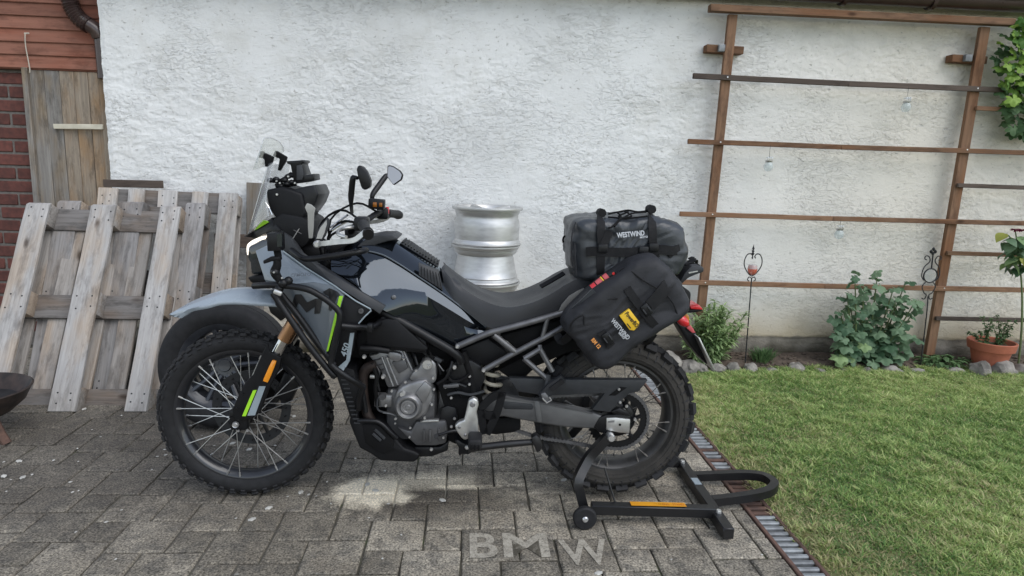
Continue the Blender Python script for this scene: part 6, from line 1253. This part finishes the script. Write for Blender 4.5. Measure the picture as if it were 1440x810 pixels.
for pts in ([(1.39, -0.06, 1.196), (1.38, -0.13, 1.189), (1.374, -0.178, 1.169), (1.373, -0.192, 1.131), (1.379, -0.194, 1.085), (1.378, -0.194, 1.042), (1.38, -0.188, 0.986), (1.389, -0.15, 0.955)], [(1.59, -0.06, 1.208), (1.574, -0.13, 1.196), (1.565, -0.178, 1.174), (1.566, -0.192, 1.137), (1.57, -0.194, 1.094), (1.576, -0.194, 1.07), (1.584, -0.194, 1.047)]): ribbon('strap', pts, .03, .005, 'strap', dfl)
ribbon('strap', [(1.404, -0.193, 1.144), (1.393, -0.195, 1.113), (1.384, -0.197, 1.093), (1.381, -0.197, 1.078)], .03, .005, 'strap', dfl)
ribbon('side_strap', [(1.323, -0.186, 1.063), (1.368, -0.196, 1.067), (1.439, -0.197, 1.065), (1.518, -0.197, 1.069), (1.597, -0.195, 1.079), (1.647, -0.188, 1.075), (1.699, -0.15, 1.076)], .034, .005, 'strap', dfl)
for q in [(1.381, -0.201, 1.079), (1.534, -0.201, 1.074), (1.571, -0.201, 1.087)]: box('buckle', q, (.036, .012, .032), 'satin_black', dfl, bevel=.004)
for q in [(1.385, -0.11, 1.204), (1.574, -0.11, 1.223)]:
    b = bmesh.new(); rings = [(.012*math.cos(a)*1.6, .012*math.sin(a)*1.4) for a in np.linspace(0, 6.0, 12)]; tube('x', [(q[0], q[1]-.022, q[2]), (q[0], q[1]+.022, q[2])], .0165, None, sub=1, bm=b); obj(b, 'strap_roll', 'strap', dfl)
for pts in ([(1.412, -0.1, 1.188), (1.452, -0.1, 1.197), (1.488, -0.1, 1.204), (1.525, -0.1, 1.199), (1.561, -0.1, 1.204)], [(1.404, -0.14, 1.179), (1.434, -0.15, 1.178), (1.461, -0.155, 1.175), (1.497, -0.155, 1.18), (1.549, -0.15, 1.187)], [(1.444, -0.12, 1.194), (1.449, -0.155, 1.181), (1.412, -0.188, 1.148), (1.397, -0.188, 1.143)], [(1.472, -0.1, 1.201), (1.49, -0.15, 1.186), (1.448, -0.16, 1.175), (1.42, -0.188, 1.148)], [(1.488, -0.1, 1.198), (1.444, -0.14, 1.184), (1.457, -0.155, 1.179), (1.494, -0.13, 1.194), (1.555, -0.11, 1.2)]): tube('bungee_cord', [(x, y-.012, z+.012) for x, y, z in pts], .0035, 'matt_black', dfl, n=6)
for pts in ([(1.278, -0.165, 1.004), (1.271, -0.165, 1.067), (1.271, -0.16, 1.126), (1.284, -0.15, 1.168)], [(1.291, -0.178, 0.982), (1.284, -0.18, 1.038), (1.279, -0.18, 1.093)]): tube('seam', pts, .003, 'fabric', dfl, n=6)
tube('zip_pull', [(1.276, 0.05, 1.096), (1.269, 0.05, 1.092), (1.266, 0.05, 1.081), (1.268, 0.05, 1.07)], .004, 'matt_black', dfl, n=6)
ribbon('end_strap', [(1.633, -0.186, 1.055), (1.665, -0.18, 1.083), (1.704, -0.15, 1.088)], .025, .005, 'strap', dfl)
w0 = [(1.434, -0.192, 1.119)][0]; w1 = [(1.55, -0.192, 1.133)][0]
text('WESTWIND', .0262, (w0[0], -.1965, w0[2]), Vector(w1)-Vector(w0), (0, .25, 1), 'white_print', dfl, bold=.0008, sx=.72); w2 = [(1.518, -0.192, 1.119)][0]; text('MOTO', .010, (w2[0], -.1965, w2[2]), Vector(w1)-Vector(w0), (0, .25, 1), 'white_print', dfl, bold=.0003)
# pannier
PO = [(1.239, 0.809), (1.248, 0.844), (1.311, 0.913), (1.369, 0.961), (1.43, 1.008), (1.483, 1.05), (1.542, 1.068), (1.585, 1.044), (1.623, 1), (1.658, 0.957), (1.689, 0.91), (1.688, 0.879), (1.654, 0.843), (1.596, 0.805), (1.554, 0.775), (1.486, 0.733), (1.441, 0.683), (1.408, 0.658), (1.368, 0.654), (1.33, 0.686), (1.281, 0.749), (1.245, 0.782)]
pn = place(bpy.data.objects.new('pannier_bag', None), None, Matrix.Translation((1.42, -.25, .7))); tag(pn, 'black soft pannier bag with yellow label hanging over the rear wheel', 'pannier')
pillow('bag_body', PO, [(-.335, .5), (-.338, .25), (-.334, .1), (-.322, .035), (-.30, .005), (-.26, 0), (-.22, 0), (-.18, .02), (-.165, .1)], 'fabric', pn, .0085, 12, 180, 8, (.75, .65))
ribbon('strap', [(1.447, -0.344, 0.958), (1.477, -0.352, 0.918), (1.504, -0.354, 0.885), (1.528, -0.353, 0.855), (1.559, -0.339, 0.822)], .028, .006, 'strap', pn); ribbon('strap', [(1.564, -0.347, 0.897), (1.539, -0.351, 0.881), (1.594, -0.344, 0.966), (1.615, -0.319, 0.992)] if False else [(1.614, -0.319, 1.003), (1.586, -0.344, 0.965), (1.553, -0.351, 0.924), (1.529, -0.353, 0.898)], .045, .004, 'strap', pn)
ribbon('strap', [(1.362, -0.353, 0.8), (1.38, -0.353, 0.775), (1.404, -0.347, 0.747)], .03, .006, 'strap', pn)
for q, a in (([(1.518, -0.358, 0.884)][0], .9), ([(1.386, -0.357, 0.778)][0], .9)):
    bk = box('buckle', q, (.046, .012, .030), 'satin_black', pn, Matrix.Rotation(a, 3, 'Y'), bevel=.005)
    for s in (-1, 1): box('buckle_prong', (q[0]+s*.008, q[1]-.007, q[2]+s*.006), (.022, .006, .005), 'dark_grey', pn, Matrix.Rotation(a, 3, 'Y'), bevel=.001)
for pts in ([(1.25, -0.341, 0.795), (1.26, -0.345, 0.835), (1.296, -0.347, 0.858), (1.302, -0.347, 0.824)], [(1.462, -0.334, 1.016), (1.499, -0.345, 0.989), (1.543, -0.347, 0.965), (1.574, -0.344, 0.948)], [(1.306, -0.319, 0.912), (1.37, -0.327, 0.958), (1.427, -0.329, 0.993)], [(1.579, -0.342, 0.948), (1.616, -0.343, 0.906), (1.64, -0.334, 0.857)], [(1.337, -0.344, 0.892), (1.378, -0.346, 0.915), (1.415, -0.347, 0.92)]): tube('seam', pts, .0028, 'strap', pn, n=6)
ribbon('edge_strap', [(1.428, -0.3, 1.005), (1.465, -0.3, 1.03), (1.5, -0.29, 1.048)], .014, .006, 'strap', pn); ribbon('carry_loop', [(1.273, -0.3, 0.864), (1.299, -0.319, 0.895), (1.337, -0.329, 0.94)], .03, .005, 'tarp', pn)
ribbon('hanging_strap', [(1.226, -0.2, 0.75), (1.243, -0.22, 0.728), (1.269, -0.27, 0.769)], .03, .006, 'strap', pn); ribbon('hanging_strap', [(1.583, -0.25, 0.769), (1.572, -0.23, 0.737), (1.563, -0.2, 0.719)], .02, .006, 'strap', pn)
prism('label_patch', [(1.424, 0.86), (1.457, 0.886), (1.496, 0.839), (1.495, 0.825), (1.479, 0.808), (1.463, 0.81)], -.3565, -.3440, 'yellow', pn, bevel=.001)
a0 = [(1.441, -0.358, 0.869)][0]; a1 = [(1.485, -0.358, 0.819)][0]; dv = Vector(a1)-Vector(a0); nv = Vector((-dv.z, 0, dv.x))
text('PowerBOX', .021, (a0[0], -.3580, a0[2]), dv, nv, 'decal_black', pn, bold=.0003, sx=.8); prism('label_line', [(1.451, 0.832), (1.454, 0.834), (1.468, 0.817), (1.465, 0.815)], -.3575, -.3540, 'decal_black', pn, bevel=0)
a0 = [(1.393, -0.356, 0.841)][0]; a1 = [(1.448, -0.356, 0.782)][0]; dv = Vector(a1)-Vector(a0); nv = Vector((-dv.z, 0, dv.x)); text('WESTWIND', .022, (a0[0], -.3565, a0[2]), dv, nv, 'white_print', pn, bold=.0005, sx=.78)
a2 = [(1.423, -0.356, 0.798)][0]; text('MOTO', .010, (a2[0], -.3565, a2[2]), dv, nv, 'white_print', pn, bold=.0003)
a0 = [(1.327, -0.354, 0.77)][0]; a1 = [(1.351, -0.354, 0.744)][0]; dv = Vector(a1)-Vector(a0); nv = Vector((-dv.z, 0, dv.x)); text('RM 12', .019, (a0[0], -.3545, a0[2]), dv, nv, 'orange_print', pn, bold=.0007, sx=.85)
# red canister tied to the pannier
cn = place(bpy.data.objects.new('spray_canister', None), None, Matrix.Translation([(1.37, -0.27, 0.977)][0])); tag(cn, 'small red canister with yellow band tied on the pannier edge', 'canister')
c0, c1 = (Vector(q) for q in [(1.339, -0.28, 0.944), (1.408, -0.28, 1.003)])
def seg(a, c): return [c0.lerp(c1, a), c0.lerp(c1, c)]
tube('can_base', seg(-.05, .16), .016, 'red', cn, n=16, sub=1); tube('can_body', seg(.2, .46), .0155, 'pink_red', cn, n=16, sub=1); tube('yellow_band', seg(.47, .52), .0165, 'yellow', cn, n=16, sub=1); tube('black_band', seg(.16, .2), .0165, 'matt_black', cn, n=16, sub=1)
tube('can_body', seg(.56, .76), .0155, 'pink_red', cn, n=16, sub=1); tube('black_band', seg(.52, .56), .016, 'matt_black', cn, n=16, sub=1); tube('can_cap', seg(.76, 1.06), .0165, 'satin_black', cn, n=16, sub=1)
lathe('red_dot', [(0, -.001), (.005, -.001), (.005, 0)], c0.lerp(c1, .97)+Vector((0, -.0165, 0)), 'red', cn, n=10); ribbon('holder', [c0+Vector((.01, -.008, -.016)), c1+Vector((.02, -.008, -.014)), c1+Vector((.07, 0, .03))], .012, .005, 'strap', cn, sub=1)
CUR[0] = Matrix.Identity(4)

# ================================================================== PADDOCK STAND
ps = thing('paddock_stand', 'black steel paddock stand with yellow label under the rear wheel', 'paddock stand', (.75, 2.45, 0))
yn, yf = 2.355, 2.80; zb = .055; xw = .475; xc = 1.0
for s, yy in ((-1, yn), (1, yf)):
    board('side_beam', (xw+.03, yy, zb+.012), (xc, yy, zb-.005), .04, .04, 'powder_black', ps, face=(0, 0, 1))
    lathe('roller', [(.012, -.014), (.04, -.014), (.046, -.008), (.046, .008), (.04, .014), (.012, .014)], (xw, yy-.035 if s < 0 else yy+.035, .046), 'rubber', ps, n=32, closed=True); lathe('roller_cap', [(0, -.006), (.008, -.006), (.012, 0)], (xw, yy-.05 if s < 0 else yy+.02, .046), 'bolt', ps, n=14)
    tube('roller_axle', [(xw, yy-.05, .046), (xw, yy+.05, .046)], .009, 'bolt', ps, n=10, sub=1)
board('cross_beam', (xc+.005, yn-.135, zb-.022), (xc+.015, yf+.035, zb-.022), .042, .045, 'powder_black', ps, face=(0, 0, 1)); 
for yy in (yn-.02, yf-.02): lathe('beam_bolt', [(0, .012), (.009, .012), (.011, .006), (.011, 0)], (xc+.008, yy, zb+.001), 'bolt', ps, axis='z', n=8)
ribbon('handle', [(xc+.03, 2.46, .038), (1.17, 2.47, .05), (1.27, 2.49, .06), (1.325, 2.535, .064), (1.335, 2.58, .064), (1.315, 2.63, .062), (1.25, 2.66, .056), (1.15, 2.67, .048), (xc+.03, 2.68, .038)], .034, .034, 'powder_black', ps, up=(0, 0, 1), sub=5)
for s, yy in ((-1, yn+.03), (1, yf-.04)):
    yw = (2.6176-.0201-.155 if s < 0 else 2.6176-.0201+.155)
    pts = [(xw+.005, yy, .06), (xw-.012, yy, .12), (xw-.02, yy+.004*-s, .17), (.50, yw, .23), (.545, yw, .29), (.575, yw, .325)]
    ribbon('upright', pts, .036, .032, 'powder_black', ps, up=(0, -1, 0), sub=3)
    lathe('spool', [(0, -.022), (.012, -.022), (.016, -.016), (.016, .02)], (.585, yw, .325), 'bolt' if s < 0 else 'powder_black', ps, n=14)
tube('tie_rod', [(.56, yn+.05, .21), (.605, yn+.02, .075)], .004, 'powder_black', ps, n=6, sub=1)
lb = box('warning_label', (.77, yn, zb+.0275), (.22, .03, .001), 'label_orange', ps, Matrix.Rotation(.028, 3, 'Y'), bevel=0); text('WARNING - STAND', .022, (.745, yn-.008, zb+.0285), (1, 0, -.028), (0, 1, 0), 'red_print', ps, 'label_lettering', .0002, bold=.0003, sx=.65)
box('label', (xc+.01, 2.60, zb+.0012), (.03, .06, .001), 'decal_grey', ps, bevel=0)
